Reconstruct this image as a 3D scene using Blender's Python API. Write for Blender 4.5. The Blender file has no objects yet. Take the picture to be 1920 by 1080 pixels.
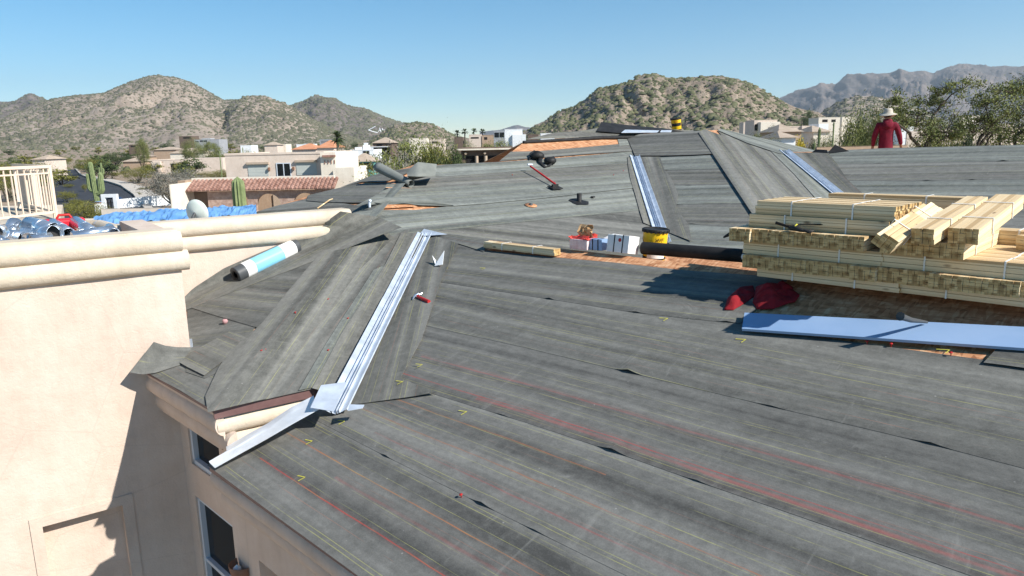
import bpy, math, random
import numpy as np
from mathutils import Vector, Matrix
R=math.radians
random.seed(7); rng=np.random.default_rng(11)
scn=bpy.context.scene
# ---------------- camera ----------------
CF=1366.0; CP=R(11.25); CRO=R(-1.175)
cf=np.array([0,math.cos(CP),-math.sin(CP)]); cu=np.array([0,math.sin(CP),math.cos(CP)]); cr=np.array([1.,0,0])
CR=cr*math.cos(CRO)+cu*math.sin(CRO); CU=-cr*math.sin(CRO)+cu*math.cos(CRO)
cam=bpy.data.cameras.new('camera'); camo=bpy.data.objects.new('camera',cam); scn.collection.objects.link(camo)
camo.matrix_world=Matrix(((CR[0],CU[0],-cf[0],0),(CR[1],CU[1],-cf[1],0),(CR[2],CU[2],-cf[2],0),(0,0,0,1)))
cam.sensor_width=36; cam.lens=36*CF/1920; cam.clip_start=0.1; cam.clip_end=30000
scn.camera=camo
# ---------------- light ----------------
SUN_AZ=R(121); SUN_EL=R(38)
w=bpy.data.worlds.new('World'); scn.world=w; w.use_nodes=True
nt=w.node_tree; nt.nodes.clear()
sky=nt.nodes.new('ShaderNodeTexSky'); sky.sky_type='NISHITA'; sky.sun_disc=False
sky.sun_elevation=SUN_EL; sky.sun_rotation=SUN_AZ; sky.air_density=1.0; sky.dust_density=0.0; sky.ozone_density=3.0; sky.altitude=1500
bg=nt.nodes.new('ShaderNodeBackground'); bg.inputs[1].default_value=0.07
wo=nt.nodes.new('ShaderNodeOutputWorld'); hs=nt.nodes.new('ShaderNodeHueSaturation'); hs.inputs['Saturation'].default_value=1.3; hs.inputs['Hue'].default_value=.487; hs.inputs['Value'].default_value=1.32; nt.links.new(sky.outputs[0],hs.inputs['Color']); nt.links.new(hs.outputs[0],bg.inputs[0]); nt.links.new(bg.outputs[0],wo.inputs[0])
sl=bpy.data.lights.new('sun','SUN'); sl.energy=5.0; sl.angle=R(0.53); sl.color=(1.0,0.95,0.87)
so=bpy.data.objects.new('sun',sl); scn.collection.objects.link(so)
sd=Vector((math.sin(SUN_AZ)*math.cos(SUN_EL),math.cos(SUN_AZ)*math.cos(SUN_EL),math.sin(SUN_EL)))
so.rotation_euler=sd.to_track_quat('Z','Y').to_euler()
scn.view_settings.view_transform='Standard'; scn.view_settings.look='None'; scn.view_settings.exposure=0.62; scn.view_settings.gamma=1
# ---------------- geometry helpers ----------------
def ray(u,v): return cf*CF+CR*(u-960)-CU*(v-540)
S=0.28
aA,aB=R(-44.6),R(54.2)
nA=np.array([math.cos(aA),-math.sin(aA)]); nB=np.array([-math.cos(aB),math.sin(aB)])
dA=np.array([math.sin(aA),math.cos(aA)]); dB=np.array([math.sin(aB),math.cos(aB)])
A3=np.array([dA[0],dA[1],0.]); B3=np.array([dB[0],dB[1],0.]); N3=np.array([nA[0],nA[1],0.]); M3=np.array([nB[0],nB[1],0.]); Z3=np.array([0,0,1.])
def planeN(n2,off): N=np.array([-S*n2[0],-S*n2[1],1.]); return N,off
def plane_at(n2,p): N=np.array([-S*n2[0],-S*n2[1],1.]); return N,float(N@np.array(p))
def vert(n2,c): return np.array([n2[0],n2[1],0.]),c
def horiz(z): return np.array([0,0,1.]),z
def hit(pl,u,v,off=0.):
    d=ray(u,v); N=pl[0]/np.linalg.norm(pl[0]); return d*(pl[1]/(pl[0]@d))+N*off
def at(u,v,Y): d=ray(u,v); return d*(Y/d[1])
def hits(pl,pts,off=0.): return [hit(pl,u,v,off) for u,v in pts]
def horv(u): return 540+ ( (cf*CF+CR*(u-960))[2] )/CU[2]
COL=scn.collection
def link(o,parent=None):
    COL.objects.link(o)
    if parent is not None: o.parent=parent
    return o
def tag(o,label=None,cat=None,group=None,kind=None):
    if label: o['label']=label
    if cat: o['category']=cat
    if group: o['group']=group
    if kind: o['kind']=kind
    return o
def empty(name,loc=(0,0,0),label=None,cat=None,group=None,rz=0):
    o=bpy.data.objects.new(name,None); o.empty_display_size=.1; COL.objects.link(o); o.location=loc; o.rotation_euler=(0,0,rz)
    return tag(o,label,cat,group)
class MB:
    def __init__(s): s.v=[];s.f=[];s.uv=[];s.mi=[];s.sm=[]
    def add(s,vs,fs,uvs=None,mi=0,smooth=False):
        b=len(s.v); s.v+= [tuple(map(float,x)) for x in vs]
        for k,f in enumerate(fs):
            s.f.append([b+i for i in f]); s.mi.append(mi); s.sm.append(smooth)
            s.uv.append([uvs[i] for i in f] if uvs is not None else [(0,0)]*len(f))
        return s
    def box(s,c,ax,ay,az,mi=0):   # center, half axis vectors
        c,ax,ay,az=map(np.array,(c,ax,ay,az)); vs=[c+i*ax+j*ay+k*az for k in(-1,1) for j in(-1,1) for i in(-1,1)]
        return s.add(vs,[(0,2,3,1),(4,5,7,6),(0,1,5,4),(2,6,7,3),(0,4,6,2),(1,3,7,5)],mi=mi)
    def bx(s,x0,x1,y0,y1,z0,z1,mi=0): return s.box(((x0+x1)/2,(y0+y1)/2,(z0+z1)/2),((x1-x0)/2,0,0),(0,(y1-y0)/2,0),(0,0,(z1-z0)/2),mi)
    def tube(s,pts,rad,n=10,cap=True,mi=0,smooth=True,flat=1.0):
        pts=[np.array(p,float) for p in pts]; m=len(pts)
        if np.isscalar(rad): rad=[rad]*m
        vs=[];pu=None
        for i in range(m):
            t=pts[min(i+1,m-1)]-pts[max(i-1,0)]; t=t/(np.linalg.norm(t)+1e-9)
            if pu is None: a=np.array([0,0,1.]) if abs(t[2])<.9 else np.array([1.,0,0])
            else: a=pu
            a=a-t*(a@t); a/=np.linalg.norm(a)+1e-9; pu=a; b=np.cross(t,a)
            for k in range(n):
                th=2*math.pi*k/n; vs.append(pts[i]+rad[i]*(math.cos(th)*a*flat+math.sin(th)*b))
        fs=[(i*n+k,i*n+(k+1)%n,(i+1)*n+(k+1)%n,(i+1)*n+k) for i in range(m-1) for k in range(n)]
        s.add(vs,fs,mi=mi,smooth=smooth)
        if cap:
            s.add(vs[:n],[tuple(range(n))[::-1]],mi=mi); s.add(vs[-n:],[tuple(range(n))],mi=mi)
        return s
    def lathe(s,c,prof,n=20,mi=0,axis=None,smooth=True):
        c=np.array(c,float)
        if axis is None: ax=np.array([0,0,1.])
        else: ax=np.array(axis,float)/np.linalg.norm(axis)
        a=np.array([1.,0,0]) if abs(ax[0])<.9 else np.array([0,1.,0]); a=a-ax*(a@ax);a/=np.linalg.norm(a);b=np.cross(ax,a)
        vs=[c+ax*z+r*(math.cos(2*math.pi*k/n)*a+math.sin(2*math.pi*k/n)*b) for r,z in prof for k in range(n)]
        fs=[(i*n+k,i*n+(k+1)%n,(i+1)*n+(k+1)%n,(i+1)*n+k) for i in range(len(prof)-1) for k in range(n)]
        return s.add(vs,fs,mi=mi,smooth=smooth)
    def build(s,name,mats,parent=None,loc=None):
        me=bpy.data.meshes.new(name); me.from_pydata(s.v,[],s.f)
        if not isinstance(mats,(list,tuple)): mats=[mats]
        for m in mats: me.materials.append(m)
        uvl=me.uv_layers.new(name='UVMap'); flat=[c for f in s.uv for uv in f for c in uv]
        if len(flat)==2*len(uvl.data): uvl.data.foreach_set('uv',flat)
        me.polygons.foreach_set('material_index',s.mi); me.polygons.foreach_set('use_smooth',s.sm); me.update()
        o=bpy.data.objects.new(name,me); link(o,parent)
        if loc is not None: o.location=loc
        return o
def fast_mesh(name,V,Fq,mat,parent=None,smooth=False,uv=None):
    V=np.asarray(V,np.float32).reshape(-1,3); Fq=np.asarray(Fq,np.int32); k=Fq.shape[1]
    me=bpy.data.meshes.new(name); me.vertices.add(len(V)); me.vertices.foreach_set('co',V.ravel())
    me.loops.add(Fq.size); me.loops.foreach_set('vertex_index',Fq.ravel())
    me.polygons.add(len(Fq)); me.polygons.foreach_set('loop_start',np.arange(0,Fq.size,k,dtype=np.int32)); me.polygons.foreach_set('loop_total',np.full(len(Fq),k,np.int32))
    if uv is not None:
        l=me.uv_layers.new(name='UVMap'); l.data.foreach_set('uv',np.asarray(uv,np.float32)[Fq.ravel()].ravel())
    me.update(); me.validate(); 
    if smooth: me.polygons.foreach_set('use_smooth',[True]*len(me.polygons))
    me.materials.append(mat)
    o=bpy.data.objects.new(name,me); link(o,parent); return o
def copy_tree(o,parent=None,loc=None):
    c=o.copy(); COL.objects.link(c)
    if parent is not None: c.parent=parent
    for ch in list(o.children): copy_tree(ch,c)
    if loc is not None: c.location=loc
    return c
# smooth value noise
_G=rng.random((64,64,64)).astype(np.float32)
def vnoise(x,y,z=0.):
    x,y,z=np.broadcast_arrays(np.asarray(x,float),np.asarray(y,float),np.asarray(z,float))
    xi,yi,zi=np.floor(x).astype(int),np.floor(y).astype(int),np.floor(z).astype(int); fx,fy,fz=x-xi,y-yi,z-zi
    fx=fx*fx*(3-2*fx);fy=fy*fy*(3-2*fy);fz=fz*fz*(3-2*fz); r=0
    for a in(0,1):
        for b in(0,1):
            for c in(0,1): r=r+_G[(xi+a)%64,(yi+b)%64,(zi+c)%64]*(fx if a else 1-fx)*(fy if b else 1-fy)*(fz if c else 1-fz)
    return r*2-1
def fbm(x,y,z=0.,o=4):
    r=0;a=1.;s=0
    for i in range(o): r=r+a*vnoise(x*2**i+i*7.3,y*2**i+3.1*i,z*2**i+1.7*i); s+=a; a*=.5
    return r/s
# ---------------- materials ----------------
def nodes(name):
    m=bpy.data.materials.new(name); m.use_nodes=True; n=m.node_tree; b=n.nodes['Principled BSDF']; return m,n,b
def NN(n,t,**k):
    x=n.nodes.new(t)
    for a,b in k.items(): setattr(x,a,b)
    return x
def ramp(n,src,stops,interp='LINEAR'):
    r=NN(n,'ShaderNodeValToRGB'); r.color_ramp.interpolation=interp; e=r.color_ramp.elements
    while len(e)<len(stops): e.new(.5)
    for i,(p,c) in enumerate(stops): e[i].position=p; e[i].color=(c[0],c[1],c[2],1) if len(c)==3 else c
    n.links.new(src,r.inputs[0]); return r.outputs[0]
def noise(n,vec,scale,detail=4,rough=.6,w=None):
    t=NN(n,'ShaderNodeTexNoise'); t.inputs['Scale'].default_value=scale; t.inputs['Detail'].default_value=detail; t.inputs['Roughness'].default_value=rough
    if vec is not None: n.links.new(vec,t.inputs['Vector'])
    return t.outputs['Fac']
def mapping(n,src,scale=(1,1,1),loc=(0,0,0),rot=(0,0,0)):
    m=NN(n,'ShaderNodeMapping'); m.inputs['Scale'].default_value=scale; m.inputs['Location'].default_value=loc; m.inputs['Rotation'].default_value=rot
    n.links.new(src,m.inputs['Vector']); return m.outputs[0]
def mixc(n,fac,a,b,mode='MIX'):
    m=NN(n,'ShaderNodeMix',data_type='RGBA',blend_type=mode)
    for s,v in((m.inputs[0],fac),(m.inputs[6],a),(m.inputs[7],b)):
        if hasattr(v,'node'): n.links.new(v,s)
        elif isinstance(v,(int,float)): s.default_value=v
        else: s.default_value=(v[0],v[1],v[2],1)
    return m.outputs[2]
def math_(n,op,a,b=0.,c=0.):
    m=NN(n,'ShaderNodeMath',operation=op)
    for s,v in zip(m.inputs,(a,b,c)):
        if hasattr(v,'node'): n.links.new(v,s)
        else: s.default_value=v
    return m.outputs[0]
def bump(n,b,h,strength=.3,dist=.01):
    x=NN(n,'ShaderNodeBump'); x.inputs['Strength'].default_value=strength; x.inputs['Distance'].default_value=dist; n.links.new(h,x.inputs['Height']); n.links.new(x.outputs[0],b.inputs['Normal'])
def mk(name,c1,c2=None,scale=5,rough=.8,metal=0,bmp=0,bscale=None,stretch=(1,1,1),coord='Object',lo=.35,hi=.65,spec=.3,bdist=.01,detail=5):
    m,n,b=nodes(name); b.inputs['Roughness'].default_value=rough; b.inputs['Metallic'].default_value=metal; b.inputs['Specular IOR Level'].default_value=spec
    b.inputs['Base Color'].default_value=(*c1,1)
    tc=NN(n,'ShaderNodeTexCoord').outputs[coord]; v=mapping(n,tc,stretch)
    if c2 is not None: n.links.new(ramp(n,noise(n,v,scale,detail),[(lo,c1),(hi,c2)]),b.inputs['Base Color'])
    if bmp: bump(n,b,noise(n,v,bscale or scale*4,4),bmp,bdist)
    return m
def felt_mat(name,dark,light,seed=0.,chalk=()):
    m,n,b=nodes(name); b.inputs['Roughness'].default_value=.88; b.inputs['Specular IOR Level'].default_value=.25
    tc=NN(n,'ShaderNodeTexCoord'); uv=tc.outputs['UV']; oi=NN(n,'ShaderNodeObjectInfo')
    off=NN(n,'ShaderNodeCombineXYZ'); n.links.new(math_(n,'MULTIPLY',oi.outputs['Random'],37.),off.inputs[0]); n.links.new(math_(n,'MULTIPLY',oi.outputs['Random'],11.),off.inputs[2])
    va=NN(n,'ShaderNodeVectorMath',operation='ADD'); n.links.new(uv,va.inputs[0]); n.links.new(off.outputs[0],va.inputs[1]); v=va.outputs[0]
    band=noise(n,mapping(n,v,(.09,4.6,1)),1.0,2,.5)
    fine=noise(n,mapping(n,v,(.35,26,1)),1.0,3,.6)
    mott=noise(n,v,7.,6,.7)
    dust=noise(n,mapping(n,v,(.5,1.3,1)),1.4,6,.65)
    spk=noise(n,v,85.,4,.8)
    x=math_(n,'ADD',math_(n,'MULTIPLY',band,1.0),math_(n,'MULTIPLY',fine,.22))
    mott2=noise(n,mapping(n,v,(14,22,1)),1.,5,.75); x=math_(n,'ADD',x,math_(n,'MULTIPLY',mott,.42)); x=math_(n,'ADD',x,math_(n,'MULTIPLY',dust,.30)); x=math_(n,'ADD',x,math_(n,'MULTIPLY',spk,.36)); x=math_(n,'ADD',x,math_(n,'MULTIPLY',mott2,.40)); x=math_(n,'SUBTRACT',x,.30)
    x=math_(n,'ADD',x,math_(n,'MULTIPLY',math_(n,'SUBTRACT',oi.outputs['Random'],.5),.07))
    col=ramp(n,x,[(.78,dark),(1.0,[(a+c)/2 for a,c in zip(dark,light)]),(1.36,light)]) if False else ramp(n,math_(n,'MULTIPLY',math_(n,'SUBTRACT',x,.72),1.45),[(.05,dark),(.55,[a*.52+c*.48 for a,c in zip(dark,light)]),(.98,light)])
    # scuffs: white wispy smears
    wv=NN(n,'ShaderNodeTexNoise'); wv.inputs['Scale'].default_value=2.3; wv.inputs['Detail'].default_value=8; wv.inputs['Roughness'].default_value=.75; wv.inputs['Distortion'].default_value=1.6; n.links.new(v,wv.inputs['Vector'])
    col=mixc(n,ramp(n,wv.outputs['Fac'],[(.60,(0,0,0)),(.78,(.45,.45,.45))]),col,[c*1.35 for c in light])
    sp=NN(n,'ShaderNodeTexVoronoi'); sp.inputs['Scale'].default_value=5.5; n.links.new(v,sp.inputs['Vector']); col=mixc(n,ramp(n,sp.outputs['Distance'],[(.02,(.4,.4,.4)),(.045,(0,0,0))]),col,(.45,.44,.42))
    cr_=NN(n,'ShaderNodeTexNoise'); cr_.inputs['Scale'].default_value=1.; cr_.inputs['Detail'].default_value=6; cr_.inputs['Roughness'].default_value=.7; cr_.inputs['Distortion'].default_value=.6; n.links.new(mapping(n,v,(9,1.2,1),rot=(0,0,.25)),cr_.inputs['Vector']); col=mixc(n,ramp(n,cr_.outputs['Fac'],[(.60,(0,0,0)),(.75,(.35,.35,.35))]),col,[q*1.25 for q in light])
    # printed lay lines
    sep=NN(n,'ShaderNodeSeparateXYZ'); n.links.new(uv,sep.inputs[0]); V=sep.outputs[1]
    wob=math_(n,'MULTIPLY',math_(n,'SUBTRACT',noise(n,mapping(n,v,(.6,.01,1)),1.,2),.5),.02)
    V=math_(n,'ADD',V,wob)
    brk=noise(n,mapping(n,v,(1.5,30,1)),1.,4,.7)
    for k,(p,wd) in enumerate([(.055,.003),(.085,.0025),(.20,.002),(.30,.0028),(.345,.002),(.44,.003),(.475,.0025),(.55,.002),(.62,.003),(.70,.002),(.80,.003),(.83,.0025)]):
        d=math_(n,'ABSOLUTE',math_(n,'SUBTRACT',V,p)); l=math_(n,'LESS_THAN',d,wd)
        lm=math_(n,'MULTIPLY',l,ramp(n,brk,[(.40+.02*(k%3),(0,0,0)),(.62,(.5,.5,.5))]))
        col=mixc(n,lm,col,(.40,.39,.12) if k%5!=2 else (.38,.16,.10))
    sepc=NN(n,'ShaderNodeSeparateXYZ'); n.links.new(uv,sepc.inputs[0])
    for (v0,sl_,u0,u1,wd,cc,st) in chalk:
        vv=math_(n,'SUBTRACT',sepc.outputs[1],math_(n,'MULTIPLY_ADD',sepc.outputs[0],sl_,v0)); vv=math_(n,'ADD',vv,math_(n,'MULTIPLY',math_(n,'SUBTRACT',noise(n,mapping(n,uv,(1.1,.01,1)),1.,3),.5),.03))
        dd=math_(n,'ABSOLUTE',math_(n,'ADD',vv,math_(n,'MULTIPLY',math_(n,'SUBTRACT',noise(n,uv,55.,3,.7),.5),wd*.8)))
        core=ramp(n,math_(n,'DIVIDE',dd,wd),[(.25,(1,1,1)),(.75,(.12,.12,.12)),(1.,(0,0,0))])
        smear=ramp(n,math_(n,'DIVIDE',dd,wd*5),[(.0,(.16,.16,.16)),(1.,(0,0,0))])
        up_=math_(n,'MULTIPLY',math_(n,'GREATER_THAN',sepc.outputs[0],u0),math_(n,'LESS_THAN',sepc.outputs[0],u1))
        br=ramp(n,noise(n,mapping(n,uv,(2.2,14,1)),1.,4,.7),[(.32,(.25,.25,.25)),(.60,(1,1,1))])
        k_=math_(n,'MULTIPLY',math_(n,'MULTIPLY',math_(n,'ADD',core,math_(n,'MULTIPLY',smear,math_(n,'SUBTRACT',br,.25))),br),math_(n,'MULTIPLY',up_,st))
        k_=math_(n,'MINIMUM',k_,.95); col=mixc(n,k_,col,cc)
    n.links.new(col,b.inputs['Base Color'])
    bump(n,b,math_(n,'ADD',math_(n,'MULTIPLY',spk,.6),mott),.35,.005)
    return m
M={}
M['felt']=felt_mat('felt',(.056,.056,.052),(.235,.234,.214))
M['felt2']=felt_mat('felt_pale',(.062,.067,.063),(.275,.29,.265))
M['feltw']=felt_mat('felt_warm',(.055,.056,.051),(.255,.25,.225))
RC=(.36,.05,.045); OC=(.34,.13,.06)
M['felt_s0']=felt_mat('felt_chalk_low',(.056,.056,.053),(.235,.233,.216),chalk=[(.30,-.0,.35,6,.008,RC,.75),(.62,.0,.2,9,.006,OC,.9),(.50,.0,1.2,9,.02,(.30,.07,.06),.25)])
M['felt_s1']=felt_mat('felt_chalk_second',(.056,.056,.053),(.235,.233,.216),chalk=[(.36,.0,.2,9,.007,OC,.6),(.17,.0,1.0,4,.010,RC,.30),(.63,.0,.1,3,.007,OC,.7)])
M['felt_s2']=felt_mat('felt_chalk_third',(.056,.056,.053),(.235,.233,.216),chalk=[(.16,.0,.0,9,.0075,RC,.75),(.13,-.005,1.6,9,.03,(.40,.08,.07),.35),(.52,-.0,.5,9,.02,(.36,.09,.08),.35)])
M['feltb']=mk('felt_back',(.13,.14,.13),(.20,.21,.195),3,.9,bmp=.1)
M['black']=mk('black_felt',(.008,.008,.009),(.02,.02,.021),6,.7,bmp=.2)
def osb_mat():
    m,n,b=nodes('strand_board'); b.inputs['Roughness'].default_value=.8
    tc=NN(n,'ShaderNodeTexCoord').outputs['Object']; v=mapping(n,tc,(1,1,1),rot=(0,0,.78))
    vo=NN(n,'ShaderNodeTexVoronoi'); vo.inputs['Scale'].default_value=1.; n.links.new(mapping(n,v,(38,9,10)),vo.inputs['Vector'])
    vo2=NN(n,'ShaderNodeTexVoronoi'); vo2.inputs['Scale'].default_value=1.; n.links.new(mapping(n,v,(7,30,10),loc=(3,1,0)),vo2.inputs['Vector'])
    s1=NN(n,'ShaderNodeSeparateColor'); n.links.new(vo.outputs['Color'],s1.inputs[0]); s2=NN(n,'ShaderNodeSeparateColor'); n.links.new(vo2.outputs['Color'],s2.inputs[0])
    x=math_(n,'MULTIPLY',math_(n,'ADD',s1.outputs[0],s2.outputs[1]),.5); x=math_(n,'ADD',math_(n,'MULTIPLY',x,.8),math_(n,'MULTIPLY',noise(n,v,2.,4),.3))
    n.links.new(ramp(n,x,[(.2,(.27,.11,.045)),(.5,(.46,.21,.095)),(.72,(.56,.29,.15)),(.9,(.64,.40,.23))]),b.inputs['Base Color']); return m
M['osb']=osb_mat()
def stucco(name,c1,c2):
    m,n,b=nodes(name); b.inputs['Roughness'].default_value=.93; b.inputs['Specular IOR Level'].default_value=.15
    tc=NN(n,'ShaderNodeTexCoord').outputs['Object']
    big=noise(n,tc,1.1,5,.6); n1=noise(n,tc,5.,5,.6)
    st=noise(n,mapping(n,tc,(7,7,.9)),1.,5,.65); x=math_(n,'ADD',math_(n,'ADD',math_(n,'MULTIPLY',big,.5),math_(n,'MULTIPLY',n1,.25)),math_(n,'MULTIPLY',st,.25)); col=ramp(n,x,[(.36,[k*.88 for k in c1]),(.45,c1),(.62,c2)]); ck=NN(n,'ShaderNodeTexVoronoi'); ck.feature='DISTANCE_TO_EDGE'; ck.inputs['Scale'].default_value=.9; n.links.new(mixc(n,.12,tc,NN(n,'ShaderNodeTexNoise').outputs['Color']),ck.inputs['Vector']); col=mixc(n,ramp(n,ck.outputs['Distance'],[(.0,(.22,.22,.22)),(.005,(0,0,0))]),col,[k*.6 for k in c1]); n.links.new(col,b.inputs['Base Color'])
    bump(n,b,math_(n,'ADD',noise(n,tc,45.,5,.7),math_(n,'MULTIPLY',noise(n,tc,9.,3),1.5)),.55,.008); return m
M['stucco']=stucco('stucco',(.545,.44,.365),(.615,.515,.44))
M['cornice']=stucco('cornice_stucco',(.54,.46,.36),(.63,.55,.45))
M['trim']=mk('fascia_paint',(.115,.062,.060),(.15,.085,.08),6,.5,bmp=.05)
M['soffit']=mk('soffit_paint',(.30,.21,.15),(.36,.26,.19),3,.8)
def metal(name,c,rough=.35,c2=None,met=.85):
    m,n,b=nodes(name); b.inputs['Metallic'].default_value=met; tc=NN(n,'ShaderNodeTexCoord').outputs['Object']
    x=noise(n,mapping(n,tc,(4,4,4)),1.3,5,.6)
    n.links.new(ramp(n,x,[(.35,c),(.65,c2 or [min(1,k*1.25) for k in c])]),b.inputs['Base Color'])
    n.links.new(ramp(n,x,[(.3,(rough*.8,)*3),(.7,(rough*1.3,)*3)]),b.inputs['Roughness'])
    bump(n,b,noise(n,mapping(n,tc,(1,1,1)),3.,3),.12,.02); return m
M['galv']=metal('galvanised_metal',(.50,.55,.62),.42,met=.35)
M['duct']=metal('duct_metal',(.55,.60,.66),.25)
M['pan']=mk('coated_metal',(.24,.37,.58),(.29,.42,.63),1.5,.45,metal=.15)
M['glintm']=metal('glint_flashing',(.74,.76,.78),.4,met=.3)  # paler than the other flashing: sun glint put into the base colour
M['glass']=mk('window_glass',(.008,.011,.014),None,rough=.12,spec=.12)
M['white']=mk('white_paint',(.75,.77,.78),(.80,.81,.82),3,.5)
M['vinyl']=mk('window_frame_paint',(.55,.60,.66),None,rough=.4)
def wood_mat(name,c1,c2,c3):
    m,n,b=nodes(name); b.inputs['Roughness'].default_value=.75
    tc=NN(n,'ShaderNodeTexCoord').outputs['Object']; oi=NN(n,'ShaderNodeObjectInfo')
    off=NN(n,'ShaderNodeCombineXYZ'); n.links.new(math_(n,'MULTIPLY',oi.outputs['Random'],50.),off.inputs[0]); va=NN(n,'ShaderNodeVectorMath',operation='ADD'); n.links.new(tc,va.inputs[0]); n.links.new(off.outputs[0],va.inputs[1]); v=va.outputs[0]
    g=noise(n,mapping(n,v,(1.3,26,26)),1.,4,.6)
    # per-piece tone from cell index
    vo=NN(n,'ShaderNodeTexVoronoi'); vo.inputs['Scale'].default_value=1.; vo.inputs['Randomness'].default_value=0.; n.links.new(mapping(n,v,(.05,25.9,25.9)),vo.inputs['Vector'])
    s=NN(n,'ShaderNodeSeparateColor'); n.links.new(vo.outputs['Color'],s.inputs[0])
    x=math_(n,'ADD',math_(n,'MULTIPLY',g,.45),math_(n,'MULTIPLY',s.outputs[0],.62))
    col=ramp(n,x,[(.25,c1),(.5,c2),(.75,c3)])
    kn=NN(n,'ShaderNodeTexVoronoi'); kn.inputs['Scale'].default_value=1.; n.links.new(mapping(n,v,(3.2,8,8)),kn.inputs['Vector'])
    col=mixc(n,ramp(n,kn.outputs['Distance'],[(.06,(.8,.8,.8)),(.14,(0,0,0))]),col,(.16,.085,.04))
    n.links.new(col,b.inputs['Base Color']); bump(n,b,g,.2,.002); return m
M['wood']=wood_mat('pine_side',(.44,.30,.15),(.62,.46,.26),(.73,.60,.39))
M['woodend']=wood_mat('pine_end',(.30,.18,.065),(.46,.30,.12),(.60,.42,.19))
M['strap']=mk('strap_plastic',(.72,.72,.70),None,rough=.5)
M['yellow']=mk('yellow_pail',(.80,.50,.015),(.72,.43,.01),4,.4)
M['red']=mk('red_plastic',(.42,.02,.02),None,rough=.5)
M['cloth_red']=mk('red_cloth',(.17,.005,.010),(.26,.010,.016),8,.9,bmp=.3,bscale=30)
M['shirt']=mk('shirt_red',(.10,.004,.016),(.19,.010,.028),9,.9,bmp=.35,bscale=14)
M['skin']=mk('skin',(.30,.16,.10),None,rough=.6)
M['straw']=mk('straw_hat',(.40,.36,.30),(.50,.46,.39),30,.9,bmp=.3)
M['denim']=mk('dark_trousers',(.02,.022,.03),None,rough=.9)
M['hair']=mk('dark_hair',(.012,.009,.007),None,rough=.7)
M['card']=mk('cardboard',(.42,.26,.13),(.50,.33,.18),6,.85)
M['paper']=mk('white_paper',(.74,.73,.72),(.80,.79,.78),6,.7)
M['blue']=mk('tarp_blue',(.09,.22,.45),(.16,.33,.60),3,.45,bmp=.5,bscale=9,bdist=.03)
M['wrapblue']=mk('blue_wrapper',(.20,.52,.72),(.26,.60,.78),2,.35)
M['black_pl']=mk('black_leather',(.010,.010,.011),(.022,.021,.02),10,.6,bmp=.3)
M['grey_pl']=mk('dark_grey_plastic',(.06,.065,.07),None,rough=.5)
M['chalk_red']=mk('red_chalk',(.42,.07,.055),(.26,.10,.08),14,.9,lo=.45,hi=.6)
M['chalk_or']=mk('orange_chalk',(.44,.17,.06),(.22,.17,.12),14,.9,lo=.45,hi=.6)
M['chalk_y']=mk('yellow_crayon',(.60,.55,.05),(.45,.42,.08),20,.8)
# ================= THE HOUSE =================
PA1=planeN(nA,-3.15); PB1=planeN(nB,-3.92)
K=hit(PB1,400,768); PA3=plane_at(nA,K)
v2a=hit(PB1,1235,430); PA6=plane_at(nA,v2a)
h2a=hit(PA6,1415,380); PB7=plane_at(nB,h2a)
v3a=hit(PB7,1580,375); PA8=plane_at(nA,v3a)
def nrm(pl): return pl[0]/np.linalg.norm(pl[0])
house=empty('house',(-1.,6.,-8.),'low tan stucco house in the foreground whose hip roofs are covered in grey roofing felt','house')
def hb(mb,name,mats,parent=None):
    o=mb.build(name,mats,None); o.parent=parent or house
    if parent is None: o.matrix_parent_inverse=Matrix.Translation(-house.location)
    return o
def onA(pl,c,a): # point on plane at nA.p=c , dA.p=a
    xy=np.linalg.solve(np.array([nA,dA]),np.array([c,a])); return np.array([xy[0],xy[1],pl[1]-(pl[0][0]*xy[0]+pl[0][1]*xy[1])])
def onB(pl,c,a):
    xy=np.linalg.solve(np.array([nB,dB]),np.array([c,a])); return np.array([xy[0],xy[1],pl[1]-(pl[0][0]*xy[0]+pl[0][1]*xy[1])])
def deck(name,pts,mat='osb',thick=.02,parent=None):
    N=np.cross(np.array(pts[1])-pts[0],np.array(pts[2])-pts[1])
    m=MB(); n=len(pts); top=[np.array(p) for p in pts]; bot=[p-Z3*thick for p in top]
    m.add(top+bot,[tuple(range(n)),tuple(range(2*n-1,n-1,-1))]+[(i,(i+1)%n+0,(i+1)%n+n,i+n) for i in range(n)])
    return hb(m,name,M[mat],parent)
RIDGE=6.68; E=hit(PA1,396,872); eA=E[:2]@nA; lo=.012
vb=hit(PA1,628,775); vt=hit(PA1,797,440)
g=-.006
low=lambda pts:[p+Z3*g for p in pts]
aR=-5.0
deck('roof_deck',low([E-A3*0.0+0*N3,onA(PA1,eA,aR),onA(PA1,RIDGE,aR),onA(PA1,RIDGE,vt[:2]@dA),vt,vb]))
# back of the lumber ridge
bk=lambda a,d: onA(PA1,RIDGE,a)+N3*d+Z3*(-S*d)
deck('roof_deck',low([onA(PA1,RIDGE,aR),bk(aR,3.5),bk(vt[:2]@dA+.5,3.5),onA(PA1,RIDGE,vt[:2]@dA)]))
# plane B1 (hip face, continuing up to the main ridge)
v2b=hit(PB1,1190,295); v2t=hit(PB1,1172,252); pk=hit(PB1,1330,244)
v2low=v2a-(v2b-v2a)*.5
_hd=np.linalg.solve(np.array([nA,nB]),np.array([1,1.]))
HIPP=lambda t: np.array([K[0]+_hd[0]*t,K[1]+_hd[1]*t,K[2]+S*t])
PBpts=[K,hit(PB1,606,722),vb*1.0,vt,onA(PB1,7.6,(onA(PA1,RIDGE,vt[:2]@dA))[:2]@dA-1.2),v2low,v2a,v2b,v2t,hit(PB1,1160,252),hit(PB1,985,264),hit(PB1,934,304),hit(PB1,810,309),HIPP(6.42),HIPP(3.)]
deck('roof_deck',low(PBpts))
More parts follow.
